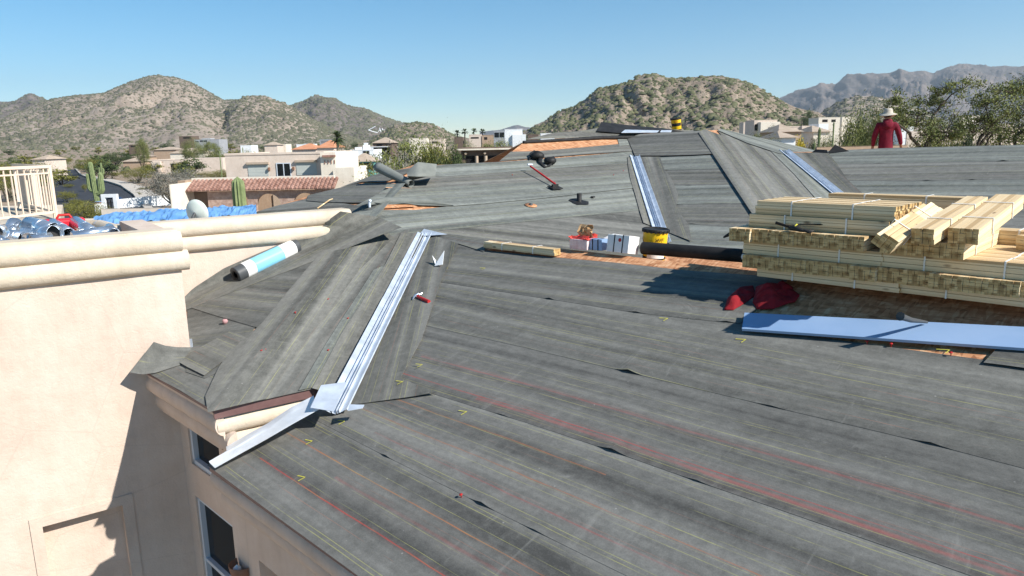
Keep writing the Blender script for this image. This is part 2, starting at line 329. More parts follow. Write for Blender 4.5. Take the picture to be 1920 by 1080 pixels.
# hip plane facing left
W1c=float(hit(PA3,357,655)[:2]@nB); W2c=9.80
WF=vert(nB,W1c); W2=vert(nB,W2c)
C1=hit(PA3,357,655); eA3=K[:2]@nA
eaveEnd=onA(PA3,eA3,0); # solve wall intersection
def isect(c_a,c_b): return np.linalg.solve(np.array([nA,nB]),np.array([c_a,c_b]))
xy=isect(eA3,W1c); eaveEnd=np.array([xy[0],xy[1],K[2]])
sil=[(480,396),(500,391),(575,368),(640,351),(700,330),(740,320),(810,309)]
hipT=hit(PA3,800,312)
deck('roof_deck',low([K,HIPP(6.42)]+[hit(PA3,*q) for q in sil[::-1][1:]]+[onA(PA3,eA3+2,eaveEnd[:2]@dA+2.4),onA(PA3,eA3,eaveEnd[:2]@dA+.2)]))
# R6, R7, R8
PT=at(1325,243,19.2)
h2b=hit(PA6,1320,245)
v6t=v2t
v6a,v6b_,v6t_=hit(PA6,1235,430),hit(PA6,1190,295),hit(PA6,1172,252)
deck('roof_deck',low([v6a-(v6b_-v6a)*.5,hit(PA6,1500,500),h2a,h2b,v6t_]))
v3b=hit(PB7,1470,285)
s7=[hit(PB7,1420,262),hit(PB7,1350,243)]
deck('roof_deck',low([h2a+(h2a-h2b)*.25,v3a+(v3a-v3b)*.4,v3a,v3b,hit(PB7,1528,283),hit(PB7,1480,271),hit(PB7,1420,258),hit(PB7,1350,243),hit(PB7,1320,245)]))
r8l=hit(PA8,1525,284); R8c=float(hit(PA8,1665,278)[:2]@nA)
r8r=onA(PA8,R8c,aR-2)
deck('roof_deck',low([v3a+(v3a-v3b)*.4,onA(PA8,11.5,aR-2),r8r,hit(PA8,1920,272),hit(PA8,1665,278),r8l,hit(PA8,1470,285)]))
# back slopes
def back(p,q,n2,d=5.,s=S):
    n3=np.array([n2[0],n2[1],0]); return low([p,q,q+n3*d-Z3*s*d,p+n3*d-Z3*s*d])
deck('roof_deck',back(r8r,r8l,nA,6.)); deck('roof_deck',back(hit(PB1,985,264),hit(PB1,1330,244),nB,5.)); deck('roof_deck',back(hit(PB7,1350,243),hit(PB7,1528,283),np.array([.75,.66]),4.))
deck('roof_deck',back(hit(PB1,810,309),hit(PB1,934,304),nB,4.)); deck('roof_deck',back(hit(PB1,934,304),hit(PB1,985,264),np.array([-.9,.4]),1.,3.))
deck('roof_deck',back(hit(PA3,480,396),hit(PA3,810,309),np.array([-.95,.3]),3.))
# ---------- felt sheets ----------
def resample(pl,n):
    pl=[np.array(p,float) for p in pl]; L=[0]
    for a,b in zip(pl[:-1],pl[1:]): L.append(L[-1]+np.linalg.norm(b-a))
    t=np.linspace(0,L[-1],n+1); P=np.array(pl); return np.stack([np.interp(t,L,P[:,k]) for k in range(3)],1),L[-1]
def wav(P): return (fbm(P[...,0]*1.1+5,P[...,1]*1.1,0,3)*.0045)
def sheet(name,rows,N,mat='felt',nu=None,nv=8,off=(.012,.002),amp=1.0,bumps=(),uvflip=False,label=None,thick=.0025,ragged=0.,v0=0.,curl=0.,keepv=None):
    keepv=mat.startswith('felt_s') if keepv is None else keepv
    L=max(resample(r,2)[1] for r in rows); nu=nu or int(min(160,max(8,L/.07)))
    RR=[resample(r,nu)[0] for r in rows]; m=len(rows)-1
    cum=[0.]; 
    for i in range(m): cum.append(cum[-1]+np.linalg.norm(RR[i+1]-RR[i],axis=1).mean())
    NV=nv*max(1,m); ts=np.linspace(0,cum[-1],NV+1)
    G=np.zeros((NV+1,nu+1,3))
    for j,t in enumerate(ts):
        k=min(m-1,int(np.searchsorted(cum,t,side='right')-1)); f=(t-cum[k])/max(1e-9,cum[k+1]-cum[k]); 
        G[j]=RR[k]*(1-f)+RR[k+1]*f
    N=np.array(N)/np.linalg.norm(N); tt=(ts/cum[-1])[:,None]
    if ragged:
        d=(RR[1]-RR[0]); d/=np.linalg.norm(d,axis=1)[:,None]+1e-9; x=np.linspace(0,L,nu+1)
        G[0]-=d*(fbm(x*2.1+rng.random()*50,3.,0,3)*ragged)[:,None]
    h=off[0]*(1-tt)+off[1]*tt+(wav(G)*amp)*.6+.002
    for (u,v,hh,ww) in bumps:
        c=None
        pr=np.array([((p@CR)/(p@cf)*CF+960, 540-(p@CU)/(p@cf)*CF) for p in G[0]])
        i=int(np.argmin((pr[:,0]-u)**2+(pr[:,1]-v)**2)); c=G[0,i]
        dist=np.linalg.norm(G-c,axis=2); h=h+hh*.62*np.exp(-(dist/(ww*.55))**2)*(1-tt)**.5
    if curl: h=h+curl*np.clip(1-tt*3,0,1)**2*(0.5+.5*vnoise(np.linspace(0,L*1.3,nu+1),9.1)[None,:])
    G=G+N*h[...,None]
    uv=np.zeros((NV+1,nu+1,2)); uv[...,0]=np.linspace(0,L,nu+1)[None,:]; uv[...,1]=ts[:,None]+v0
    dv=RR[0][-1]-RR[0][0]; dv/=np.linalg.norm(dv); pv_=np.cross(N,dv); pv_/=np.linalg.norm(pv_)
    if (RR[-1][nu//2]-RR[0][nu//2])@pv_<0: pv_=-pv_
    rel=G-RR[0][0]; up_=rel@dv; vp_=rel@pv_; row=vp_[0].mean()
    uv[...,0]=up_; uv[...,1]=(uv[...,1] if keepv else vp_+v0)
    if uvflip: uv=uv[...,::-1].copy()
    idx=np.arange((NV+1)*(nu+1)).reshape(NV+1,nu+1)
    Fq=np.stack([idx[:-1,:-1],idx[:-1,1:],idx[1:,1:],idx[1:,:-1]],-1).reshape(-1,4)
    a,b,c=G[0,0],G[0,-1],G[-1,0]
    if np.cross(b-a,c-a)@N<0: Fq=Fq[:,::-1]
    o=fast_mesh('underlayment_sheet' if name is None else name,G.reshape(-1,3),Fq,M[mat],None,True,uv.reshape(-1,2))
    o.parent=house; o.matrix_parent_inverse=Matrix.Translation(-house.location)
    if thick:
        s=o.modifiers.new('thickness','SOLIDIFY'); s.thickness=thick; s.offset=-1; es=o.modifiers.new('edges','EDGE_SPLIT'); es.split_angle=R(50)
    if label: o['label']=label
    return o
n1=nrm(PA1);nb=nrm(PB1);n3=nrm(PA3)
def ext(pl,m=4.): # extend polyline at far end
    d=pl[-1]-pl[-2]; d/=np.linalg.norm(d); return pl+[pl[-1]+d*m]
def H(pl,pts): return hits(pl,pts)
s0=ext(H(PA1,[(394,873),(530,973),(681,1082)]),6); s0=[p-N3*.02 for p in s0]
s1=ext(H(PA1,[(560,772),(595,790),(720,855),(905,948),(1115,1052)]),5)
s2=ext(H(PA1,[(650,755),(750,722),(820,742),(985,793),(1150,848),(1310,905),(1590,1002)]),4)
s2[0]=hit(PA1,652,700);s2[1]=hit(PA1,735,715)
s3=ext(H(PA1,[(700,590),(800,612),(985,653),(1180,700),(1450,765),(1740,833),(1920,880)]),3)
s4=ext(H(PA1,[(740,520),(825,530),(1030,562),(1190,587),(1360,607),(1480,622),(1620,641),(1850,672),(1920,683)]),3)
s5=H(PA1,[(790,446),(858,455),(905,468),(1000,477),(1060,482),(1290,501),(1400,508),(1482,516)])
up=lambda pl,d:[p+N3*d+Z3*S*d for p in pl]
sheet(None,[s0,up(s1,.07)],n1,'felt_s0',off=(.008,.003))
sheet(None,[s1,up(s2,.07)],n1,'felt_s1',off=(.006,.003),thick=.003,bumps=[(720,855,.022,.09),(903,948,.035,.11),(1010,1000,.014,.12)])
sheet(None,[s2,up(s3,.07)],n1,'felt_s2',off=(.006,.003),thick=.003,bumps=[(1150,848,.04,.13),(1310,905,.016,.1),(940,780,.012,.1)])
sheet(None,[s3,[p+(N3+Z3*S)*(.07 if i<5 else -.03) for i,p in enumerate(s4)]],n1,'felt',off=(.006,.003),thick=.003,bumps=[(1182,700,.045,.13),(1450,765,.014,.13),(1740,833,.022,.12)])
s4b=H(PA1,[(740,520),(825,530),(1030,562),(1190,587),(1300,600),(1388,608)])
sheet(None,[s4b,H(PA1,[(790,446),(858,456),(905,470),(1060,485),(1150,493),(1290,508),(1400,516),(1482,521)])],n1,'felt',off=(.006,.004),bumps=[(1030,562,.03,.08),(1192,587,.02,.1),(1360,607,.02,.1)])
# strip above s5, left of the OSB, up to ridge
sheet(None,[H(PA1,[(790,452),(858,458),(908,474)]),up(H(PA1,[(798,441),(850,446),(908,455)]),.09)],n1,'felt',off=(.014,.004))
sheet(None,[H(PA1,[(1844,685),(1885,690),(1990,705)]),H(PA1,[(1872,655),(1912,640),(1995,622)])],n1,'felt',off=(.022,.022),label='small dark felt scrap over strand board')
# strip right of valley
sheet(None,[H(PA1,[(822,742),(752,714),(792,640),(808,590),(828,530),(860,460)]),H(PA1,[(654,762),(690,690),(722,625),(752,560),(782,500),(806,441)])],n1,'feltw',off=(.026,.012),bumps=[(822,742,.02,.25)])
# hip strip over A3 / B1
hipl=[(373,733),(412,690),(440,655),(489,613),(540,550),(600,478),(647,418),(668,402)]
hp=[K,hit(PA3,445,700),hit(PA3,520,615),hit(PA3,595,525),hit(PA3,660,450),hit(PA3,700,412)]
hp=[np.array(p) for p in hp]
hd=(hit(PB1,690,425)-K); 
hipline=[K+hd*t for t in (-.02,.2,.4,.6,.8,1.04)]
hipR=H(PB1,[(560,733),(600,660),(650,585),(700,515),(745,447)])
for i,p in enumerate(hipline): hipline[i]=p+Z3*.01
lft=[hit(PA3,*q) for q in hipl]; lft[0]=hit(PA3,398,752)
lft=[hit(PA3,372,738)]+[hit(PA3,*q) for q in hipl[1:]]
sheet(None,[H(PA3,[(385,748)]+hipl[1:]),hipline,H(PB1,[(500,751),(560,660),(615,590),(672,510),(738,448)])],nb,'feltw',nu=40,nv=8,off=(.03,.02),bumps=[],label='felt strip folded over the hip')
# B1 lower sheets between hip strip and valley metal
sheet(None,[H(PB1,[(475,756),(545,660),(600,590),(660,510),(720,448)]),H(PB1,[(608,726),(650,640),(690,560),(730,490),(770,430)])],nb,'felt',off=(.010,.010))
sheet(None,[H(PB1,[(560,736),(610,650),(655,580),(700,510)]),H(PB1,[(620,722),(668,640),(705,560),(735,492)])],nb,'felt2',off=(.024,.016))
sheet(None,[H(PB1,[(585,733),(640,630),(685,560),(722,500),(752,440)]),H(PB1,[(635,745),(680,660),(722,590),(762,512),(800,440)])],nb,'feltw',off=(.030,.020))
# A3 sheets
def HA(pts): return H(PA3,pts)
sheet(None,[[onA(PA3,eA3-.02,eaveEnd[:2]@dA-.02),hit(PA3,340,735),K-N3*.02],HA([(357,640),(420,660),(460,640)])],n3,'felt',off=(.010,.004))
sheet(None,[HA([(350,700),(385,712),(430,690)]),HA([(352,568),(400,585),(486,604)])],n3,'felt',off=(.014,.004))
sheet(None,[HA([(332,681),(355,694),(385,709)]),HA([(431,625),(450,630),(472,640)])],n3,'feltw',off=(.03,.02),label='loose felt offcut on the hip corner')
sheet(None,[HA([(385,768-12),(400,765),(412,752)]),HA([(412,733),(430,715),(450,705)])],n3,'felt2',off=(.012,.012))
sheet(None,[HA([(354,577),(400,592),(484,617),(510,596)]),[hit(PA3,372,560),hit(PA3,440,560),hit(PA3,545,545)],[hit(PA3,470,520),hit(PA3,520,505),hit(PA3,590,488)],[hit(PA3,580,468),hit(PA3,620,455),hit(PA3,668,420)]],n3,'felt',nu=24,off=(.012,.006))
# felt turned up against the stucco wall
def JW(cn,nb_,up_=0.): # point on the hip face near the wall: along-slope position, distance from wall
    xy=isect(cn,nb_); return np.array([xy[0],xy[1],PA3[1]-(PA3[0][0]*xy[0]+PA3[0][1]*xy[1])+up_])
W2f=vert(nB,W2c-.035)
cns=[3.15,3.5,3.9,4.3,4.8,5.3,5.75,6.0]
topc=[JW(3.15,W2c-.30,.02),JW(3.5,W2c-.05,.10)]+[JW(q,W2c-.04,.20+.02*k) for k,q in enumerate(cns[2:6])]+[hit(vert(nB,W2c-.06),606,420),hit(vert(nB,W2c-.10),638,397)]
midc=[JW(3.13,W2c-.36,.01)]+[JW(q,W2c-.09,.05) for q in cns[1:6]]+[JW(5.8,W2c-.16,.06),JW(6.1,W2c-.05,.08)]
flatc=[JW(q,W2c-.52-.03*k,.008) for k,q in enumerate(cns)]
sheet(None,[topc,midc,flatc],np.array([.45,-.55,.7]),'feltw',nu=40,nv=7,off=(.004,.012),amp=2.5,label='felt sheet curled up against the stucco wall')
# flap over the eave end
fl=[[at(245,702,6.84),at(268,706,6.86),at(293,703,6.86),at(340,688,6.95)],[at(290,645,7.0),at(312,652,7.05),at(335,655,7.1),at(362,655,7.15)]]
sheet(None,fl,n3,'felt',nu=16,nv=8,off=(.02,.02),amp=2.5,label='felt flap sticking out over the wall')
# ---- B1 upper courses ----
def HB(pts): return H(PB1,pts)
b0=HB([(710,445),(760,439),(810,435),(870,442),(930,460),(1100,480)])
c1=HB([(708,445),(800,436),(960,419),(1080,407),(1200,395),(1218,393)])
c0=HB([(690,418),(715,445),(790,452),(900,475),(1080,500),(1238,500)])
sheet(None,[HB([(780,452),(860,462),(960,482),(1100,500),(1240,500)]),HB([(745,440),(800,434),(960,417),(1080,405),(1218,391)])],nb,'felt',off=(.006,.003))
c2=HB([(660,408),(700,400),(760,397),(830,390),(880,385),(960,380),(1100,365),(1208,352)])
sheet(None,[HB([(712,446),(800,436),(960,419),(1080,407),(1216,394)]),HB([(652,402),(700,394),(780,394),(880,383),(1050,368),(1210,351)])],nb,'felt2',off=(.010,.004),bumps=[(712,446,.02,.2)])
# fold with lifted edge (cream OSB beneath)
sheet(None,[HB([(668,388),(690,386),(720,386),(800,387),(850,388),(915,383),(1000,375),(1205,352)]),HB([(690,374),(745,345),(820,340),(900,335),(1000,328),(1198,315)])],nb,'felt2',off=(.018,.004),bumps=[(760,387,.05,.3),(700,386,.06,.25)],label='felt course with its lifted edge showing board')
sheet(None,[HB([(722,352),(775,354),(850,350),(960,344),(1080,336),(1198,324)]),HB([(790,318),(850,330),(950,322),(1060,314),(1196,303)])],nb,'felt',off=(.010,.004),bumps=[(890,349,.015,.2)])
sheet(None,[HB([(780,330),(830,332),(900,327),(1000,320),(1100,312),(1193,305)]),HB([(805,311),(870,307),(936,304),(1050,296),(1192,284)])],nb,'felt2',off=(.010,.004))
sheet(None,[HB([(940,300),(1010,297),(1100,290),(1180,284),(1260,274)]),HB([(952,290),(1010,285),(1100,277),(1190,268),(1275,260)])],nb,'felt',off=(.016,.006),bumps=[(1010,297,.02,.1)])
sheet(None,[HB([(936,303),(1000,298),(1100,290),(1192,284)]),HB([(958,285),(1010,284),(1100,276),(1187,268)])],nb,'felt',off=(.010,.006))
sheet(None,[HB([(1165,285),(1190,284),(1250,276)]),HB([(1158,262),(1200,256),(1300,248)])],nb,'felt2',off=(.010,.006))
# patch spanning above valley 2 to the hip
X=[[v2b+Z3*.02,hit(PA6,1240,295)+Z3*.02,hit(PA6,1300,293)+Z3*.01,hit(PA6,1348,290)+Z3*.01],[hit(PA6,1180,270)+Z3*.01,hit(PA6,1230,268)+Z3*.01,hit(PA6,1280,268)+Z3*.01,hit(PA6,1338,266)+Z3*.01],[hit(PA6,1172,254)+Z3*.01,hit(PA6,1220,252)+Z3*.01,hit(PA6,1270,249)+Z3*.01,hit(PA6,1325,246)+Z3*.01]]
sheet(None,X,nb,'felt',nu=20,off=(.02,.01))
# left part of A3 beyond the parapet (dark courses)
sheet(None,[HA([(482,415),(560,402),(640,398),(672,405),(700,402)]),HA([(482,397),(520,386),(580,372),(665,385),(720,372)])],n3,'felt',off=(.008,.004),bumps=[(490,412,.05,.3)])
sheet(None,[HA([(575,378),(600,380),(664,382),(700,381)]),HA([(578,367),(640,352),(662,345),(690,345),(728,343)])],n3,'felt',off=(.018,.006),label='dark felt course on the shaded hip')
sheet(None,[HA([(640,352),(680,342),(722,343)]),HA([(700,329),(740,320),(800,311)])],n3,'felt',off=(.016,.006))
sheet(None,[HA([(668,402),(695,385),(728,345)]),HA([(690,423),(715,400),(770,335)])],n3,'felt2',off=(.02,.02))
# rolled flap (tube), upstanding flap, fold roll
def roll(p,q,r,name='felt_roll_edge',turns=1.1,mat='feltb',label=None,r2=None):
    p,q=np.array(p),np.array(q); ax=(q-p)/np.linalg.norm(q-p); a=np.cross(ax,Z3);a/=np.linalg.norm(a);b=np.cross(a,ax)
    V=[];n=30;ns=10
    for i in range(ns+1):
        c=p+(q-p)*i/ns; rr=r+((r2 or r)-r)*i/ns
        for k in range(n+1):
            th=2*math.pi*turns*k/n; q_=rr*(1-.35*k/n)*(1+.06*vnoise(i*.7,k*.4+r*9)); V.append(c+a*math.cos(th)*q_+b*math.sin(th)*q_)
    idx=np.arange((ns+1)*(n+1)).reshape(ns+1,n+1); Fq=np.stack([idx[:-1,:-1],idx[:-1,1:],idx[1:,1:],idx[1:,:-1]],-1).reshape(-1,4)
    o=fast_mesh(name,np.array(V),Fq,M[mat],None,True); s=o.modifiers.new('t','SOLIDIFY'); s.thickness=.004
    o.parent=house; o.matrix_parent_inverse=Matrix.Translation(-house.location)
    if label:o['label']=label
    return o
roll(hit(PB1,708,324,.10),hit(PB1,770,353,.07),.105,'rolled_felt_flap',label='grey felt rolled back into a tube',r2=.075)
fl2=[[hit(PB1,776,336)+Z3*.02,hit(PB1,782,336)+Z3*.02,hit(PB1,812,336)+Z3*.03],[hit(PB1,770,328)+Z3*.05,hit(PB1,783,330)+Z3*.08,hit(PB1,815,330)+Z3*.10],[hit(PB1,757,325)+Z3*.12,hit(PB1,783,330)+Z3*.33,hit(PB1,819,330)+Z3*.26]]
fl2[2]=[at(762,322,12.9),at(783,304,12.95),at(819,308,13.1)]; fl2[1]=[at(764,330,12.7),at(782,331,12.7),at(816,331,12.9)]; fl2[0]=[hit(PB1,768,341,.02),hit(PB1,785,340,.05),hit(PB1,812,336,.08)]
sheet('upturned_felt_flap',fl2,nb,'feltb',nu=16,off=(0,0),label='felt flap standing up at the ridge end')
m=MB(); m.tube([hit(PB1,u,v,.03) for u,v in((688,388),(700,384),(720,381),(760,381),(800,382),(825,385),(850,388))],[.012,.05,.085,.085,.075,.04,.008],14,flat=.8); o=hb(m,'folded_felt_edge',M['feltb']); o['label']='long fold of felt along the course edge'
deck('exposed_board',[hit(PB1,723,353,.012),hit(PB1,772,354,.012),hit(PB1,758,344,.012),hit(PB1,735,345,.012)],'osb',.004)
deck('exposed_board',[hit(PB1,717,393,.022),hit(PB1,782,389,.022),hit(PB1,770,386,.022),hit(PB1,722,386,.022)],'osb',.004)
# R6 sheets
def H6(pts): return H(PA6,pts)
n6=nrm(PA6);n7=nrm(PB7);n8=nrm(PA8)
r6=[[(1215,470),(1330,478),(1470,482)],[(1222,420),(1300,421),(1352,425),(1440,424)],[(1212,385),(1270,385),(1330,382),(1420,382)],[(1204,347),(1290,348),(1390,346)],[(1198,322),(1250,320),(1372,316)],[(1192,295),(1260,294),(1350,291)]]
for i in range(5):
    sheet(None,[H6(r6[i]),up(H6(r6[i+1]),.05)],n6,'felt' if i%2 else 'felt2',off=(.006,.003),bumps=[(r6[i][1][0],r6[i][1][1],.018,.12)] if i else ())
# strip right of valley 2 (irregular edge) and left
sheet(None,[H6([(1297,455),(1292,425),(1268,392),(1272,365),(1258,335),(1245,318),(1238,296)]),H6([(1236,430),(1228,405),(1220,380),(1212,355),(1205,330),(1199,312),(1194,295)])],n6,'feltw',off=(.026,.012))
sheet(None,[HB([(1206,420),(1198,395),(1190,365),(1182,340),(1178,318),(1176,296)]),HB([(1234,430),(1226,405),(1218,380),(1211,355),(1204,330),(1191,295)])],nb,'feltw',off=(.024,.012))
# hip 2 strip
def H7(pts): return H(PB7,pts)
hd2=h2b-h2a; hl2=[h2a+hd2*t+Z3*.01 for t in (-.3,0,.33,.66,1)]
wA=N3*-.25-Z3*S*.25
sheet(None,[[p-N3*.28-Z3*S*.28 for p in hl2],hl2,[p-M3*.62-Z3*S*.62 for p in hl2]],n7,'feltw',nu=40,off=(.03,.02),label='felt strip over the far hip')
v3d=v3b-v3a; vl3=[v3a+v3d*t for t in(-.4,0,.5,1)]
sheet(None,[H7([(1490,425),(1440,360),(1385,290),(1345,246)]),H7([(1590,425),(1520,345),(1455,285),(1380,250)])],n7,'felt',off=(.012,.010))
sheet(None,[H7([(1560,410),(1490,330),(1440,280),(1400,257)]),H7([(1610,420),(1550,350),(1472,286),(1440,268)])],n7,'felt2',off=(.022,.014))
sheet(None,[H7([(1345,246),(1400,270),(1460,290),(1500,294)]),H7([(1352,243),(1420,259),(1480,272),(1530,284)])],n7,'felt2',off=(.03,.022),label='ridge strip running down to the low ridge')
# R8 sheets
def H8(pts): return H(PA8,pts)
r8=[[(1700,470),(1800,470),(1990,472)],[(1600,374),(1750,374),(1990,376)],[(1575,339),(1700,340),(1810,338),(1990,336)],[(1560,308),(1700,306),(1880,303),(1990,301)]]
top8=[r8l+0*Z3,hit(PA8,1665,278),hit(PA8,1920,272),hit(PA8,1990,270)]
rows8=[ext(H8(r),2.5) for r in r8]+[ext(top8,2.5)]
for i in range(4):
    sheet(None,[rows8[i],rows8[i+1] if i==3 else up(rows8[i+1],.06)],n8,'felt' if i%2==0 else 'felt2',off=(.006,.003),bumps=[(1740,339,.02,.12),(1820,338,.02,.1)] if i==2 else ([(1880,303,.035,.12),(1650,307,.015,.15)] if i==3 else ()))
sheet(None,[H8([(1790,500),(1625,372),(1588,338),(1570,310),(1553,288)]),H8([(1610,420),(1580,372),(1545,340),(1510,310),(1485,287)])],n8,'feltw',off=(.026,.012),bumps=[(1588,338,.012,.1)])
# lifted black flap at end of low ridge
m=MB(); 
m.add([hit(PA8,1522,287,.02),hit(PA8,1552,290,.02),hit(PA8,1551,286.5,.07),hit(PA8,1530,285.5,.07)],[(0,1,2,3)]); m.add([hit(PA8,1551,289,.02),hit(PA8,1592,284,.01),hit(PA8,1566,283,.15)],[(0,1,2)])
o=hb(m,'felt_flap',M['black']); s=o.modifiers.new('t','SOLIDIFY'); s.thickness=.006; o['label']='black felt flap lifted at the low ridge end'
# main ridge: rolled-back black felt + dark felt
rl=[at(981,268,16.6),at(1060,262,17.2),at(1130,258,18.0),at(1190,256.5,18.7),at(1270,259,19.0),at(1320,256,18.6)]
m=MB(); m.tube([hit(PB1,981,269,.03),hit(PB1,1060,264.5,.03),hit(PB1,1130,261,.04),hit(PB1,1230,261,.05),hit(PB1,1290,262,.05)],[.035,.04,.05,.045,.03],10); o=hb(m,'rolled_felt_edge',M['black']); o['label']='dark felt rolled along the main ridge'
sheet(None,[[hit(PB1,985,266,.05),hit(PB1,1060,263,.05),hit(PB1,1120,260,.06),hit(PB1,1200,259,.08),hit(PB1,1290,257,.05)],[hit(PB1,1040,258,.12),hit(PB1,1080,257,.14),hit(PB1,1120,252,.16),hit(PB1,1200,250,.14),hit(PB1,1300,249,.06)]],nb,'felt',off=(.01,.01),nu=30)
m=MB(); m.add([hit(PB1,1117,257,.16),hit(PB1,1180,259,.12),hit(PB1,1260,261,.10),hit(PB1,1310,256,.08),hit(PB1,1250,249,.12),hit(PB1,1180,247,.18),hit(PB1,1124,245,.24)],[(0,1,2,3,4,5,6)]); o=hb(m,'felt_flap',M['black']); s=o.modifiers.new('t','SOLIDIFY'); s.thickness=.01; o['label']='black felt fold lying on the main ridge'
PR=(PB1[0],PB1[1]+.20); m=MB(); m.add([hit(PR,1165,248.5),hit(PR,1232,248),hit(PR,1236,244.5),hit(PR,1172,243)],[(0,1,2,3)]); m.add([hit(PR,1238,247.5),hit(PR,1258,247.5),hit(PR,1260,244),hit(PR,1240,244)],[(0,1,2,3)]);o=hb(m,'ridge_metal',M['galv']); s=o.modifiers.new('t','SOLIDIFY'); s.thickness=.01
# ---------- valley flashings (profiled) ----------
def flashing(bot,top,wd,up_l,up_r,zoff,label,name='valley_flashing',nseg=1):
    bot,top=np.array(bot),np.array(top); ax=(top-bot)/np.linalg.norm(top-bot)
    # cross direction horizontal
    c=np.cross(ax,Z3); c/=np.linalg.norm(c)
    prof=[(-.5,.0),(-.47,.012),(-.17,-.012),(-.14,.018),(-.11,-.012),(.02,-.016),(.05,.022),(.08,-.012),(.12,-.012),(.15,.018),(.18,-.01),(.47,.012),(.5,.0)]
    V=[];n=len(prof); L=np.linalg.norm(top-bot); m=MB()
    def Zc(x): # slope of adjacent roof planes either side
        return abs(x)*wd*(up_r if x>0 else up_l)
    segs=nseg
    for sI in range(segs):
        p=bot+ax*L*(sI/segs-(.01 if sI else 0)); q=bot+ax*L*((sI+1)/segs); lift=.004*(segs-sI)
        vs=[]
        for e in(p,q):
            for x,z in prof: vs.append(e+c*x*wd+Z3*(Zc(x)+z+zoff+lift*(1 if e is q else 1)))
        m.add(vs,[(k,k+1,n+k+1,n+k) for k in range(n-1)])
    o=hb(m,name,M['galv']); s=o.modifiers.new('t','SOLIDIFY'); s.thickness=.0015; o['label']=label; return o
def slope_dir(pl,dirv): return -(pl[0][:2]@dirv[:2])/pl[0][2]
fb,ft=hit(PA1,636,768),hit(PA1,797,443)
ax=(ft-fb)/np.linalg.norm(ft-fb); c=np.cross(ax,Z3);c/=np.linalg.norm(c)
flashing(fb-ax*.12,ft,.22,slope_dir(PB1,-c),slope_dir(PA1,c),.035,'long silver valley flashing at the front of the roof',nseg=2)
# wide lower end piece and lip
m=MB(); pp=[at(582,764,5.75),at(625,771,5.72),at(650,716,6.2),at(602,722,6.1)]; m.add(pp,[(0,1,2,3)])
m.add([at(652,770,5.72),at(680,765,5.75),at(683,759,5.80),at(655,758,5.82)],[(0,1,2,3)])
o=hb(m,'flashing_end',M['galv']); s=o.modifiers.new('t','SOLIDIFY'); s.thickness=.004
m=MB(); m.add([hit(PA1,786,447,.05),hit(PA1,803,448,.05),hit(PA1,840,443,.03),hit(PA1,797,436,.06)],[(0,1,2,3)]); hb(m,'flashing_cap',M['galv'])
fb2,ft2=v2a-(v2b-v2a)*.15,v2b
ax=(ft2-fb2)/np.linalg.norm(ft2-fb2); c=np.cross(ax,Z3);c/=np.linalg.norm(c)
flashing(fb2,ft2,.24,slope_dir(PB1,-c),slope_dir(PA6,c),.03,'silver valley flashing rising behind the yellow pail')
flashing(v3a-v3d*.2,v3b,.24,slope_dir(PB7,-c),slope_dir(PA8,c),.03,'silver valley flashing beyond the lumber')
# crumpled flashing draped over the eave corner
P0=[at(393,866,5.55),at(500,812,5.62),at(560,776,5.75),at(600,745,5.95)]
rows=[[at(403,878,5.42),at(450,851,5.49),at(500,823,5.56),at(553,792,5.66),at(604,764,5.8)],[at(391,866,5.50),at(440,842,5.58),at(495,812,5.66),at(548,783,5.76),at(594,759,5.88)],[at(425,846,5.58),at(470,822,5.64),at(505,802,5.72),at(545,772,5.86),at(590,752,5.98)],[at(424,838,5.68),at(468,812,5.76),at(500,795,5.84),at(545,764,5.98),at(588,742,6.08)]]
o=sheet('eave_flashing',rows,np.array([.2,-.6,.75]),'glintm',nu=26,nv=5,off=(.0,.0),amp=3,thick=.002,label='crumpled bright metal flashing hanging off the eave corner')
# ---------- walls ----------
GZ=-9.
def wallbox(name,p,q,thick_vec,z0,z1,mat='stucco',parent=None):
    p,q=np.array(p)[:2],np.array(q)[:2]; t=np.array(thick_vec)[:2]
    m=MB(); vs=[(*x,z) for z in(z0,z1) for x in(p,q,q+t,p+t)]
    m.add(vs,[(3,2,1,0),(4,5,6,7),(0,1,5,4),(1,2,6,5),(2,3,7,6),(3,0,4,7)]); return hb(m,name,M[mat],parent)
def cornice_roll(name,p,q,outv,z,r,label=None,capp=True,mat='cornice'):
    p,q=np.array(p,float),np.array(q,float); out=np.array(outv,float); n=12; ns=14
    m=MB(); vs=[]
    for i in range(ns+1):
        c=p+(q-p)*i/ns; c=c.copy(); c[2]=z; wob=.006*math.sin(i*1.9+z*7)
        for k in range(n+1):
            th=math.pi*(-.5+k/n); vs.append(c+out*((r*.85+wob)*max(0,math.cos(th)))+Z3*(r*math.sin(th)))
    fs=[(i*(n+1)+k,(i+1)*(n+1)+k,(i+1)*(n+1)+k+1,i*(n+1)+k+1) for i in range(ns) for k in range(n)]
    m.add(vs,fs,smooth=True); m.add(vs[:n+1],[tuple(range(n+1))]); m.add(vs[-n-1:],[tuple(range(n,-1,-1))])
    return hb(m,name,M[mat])
zt1=-.80
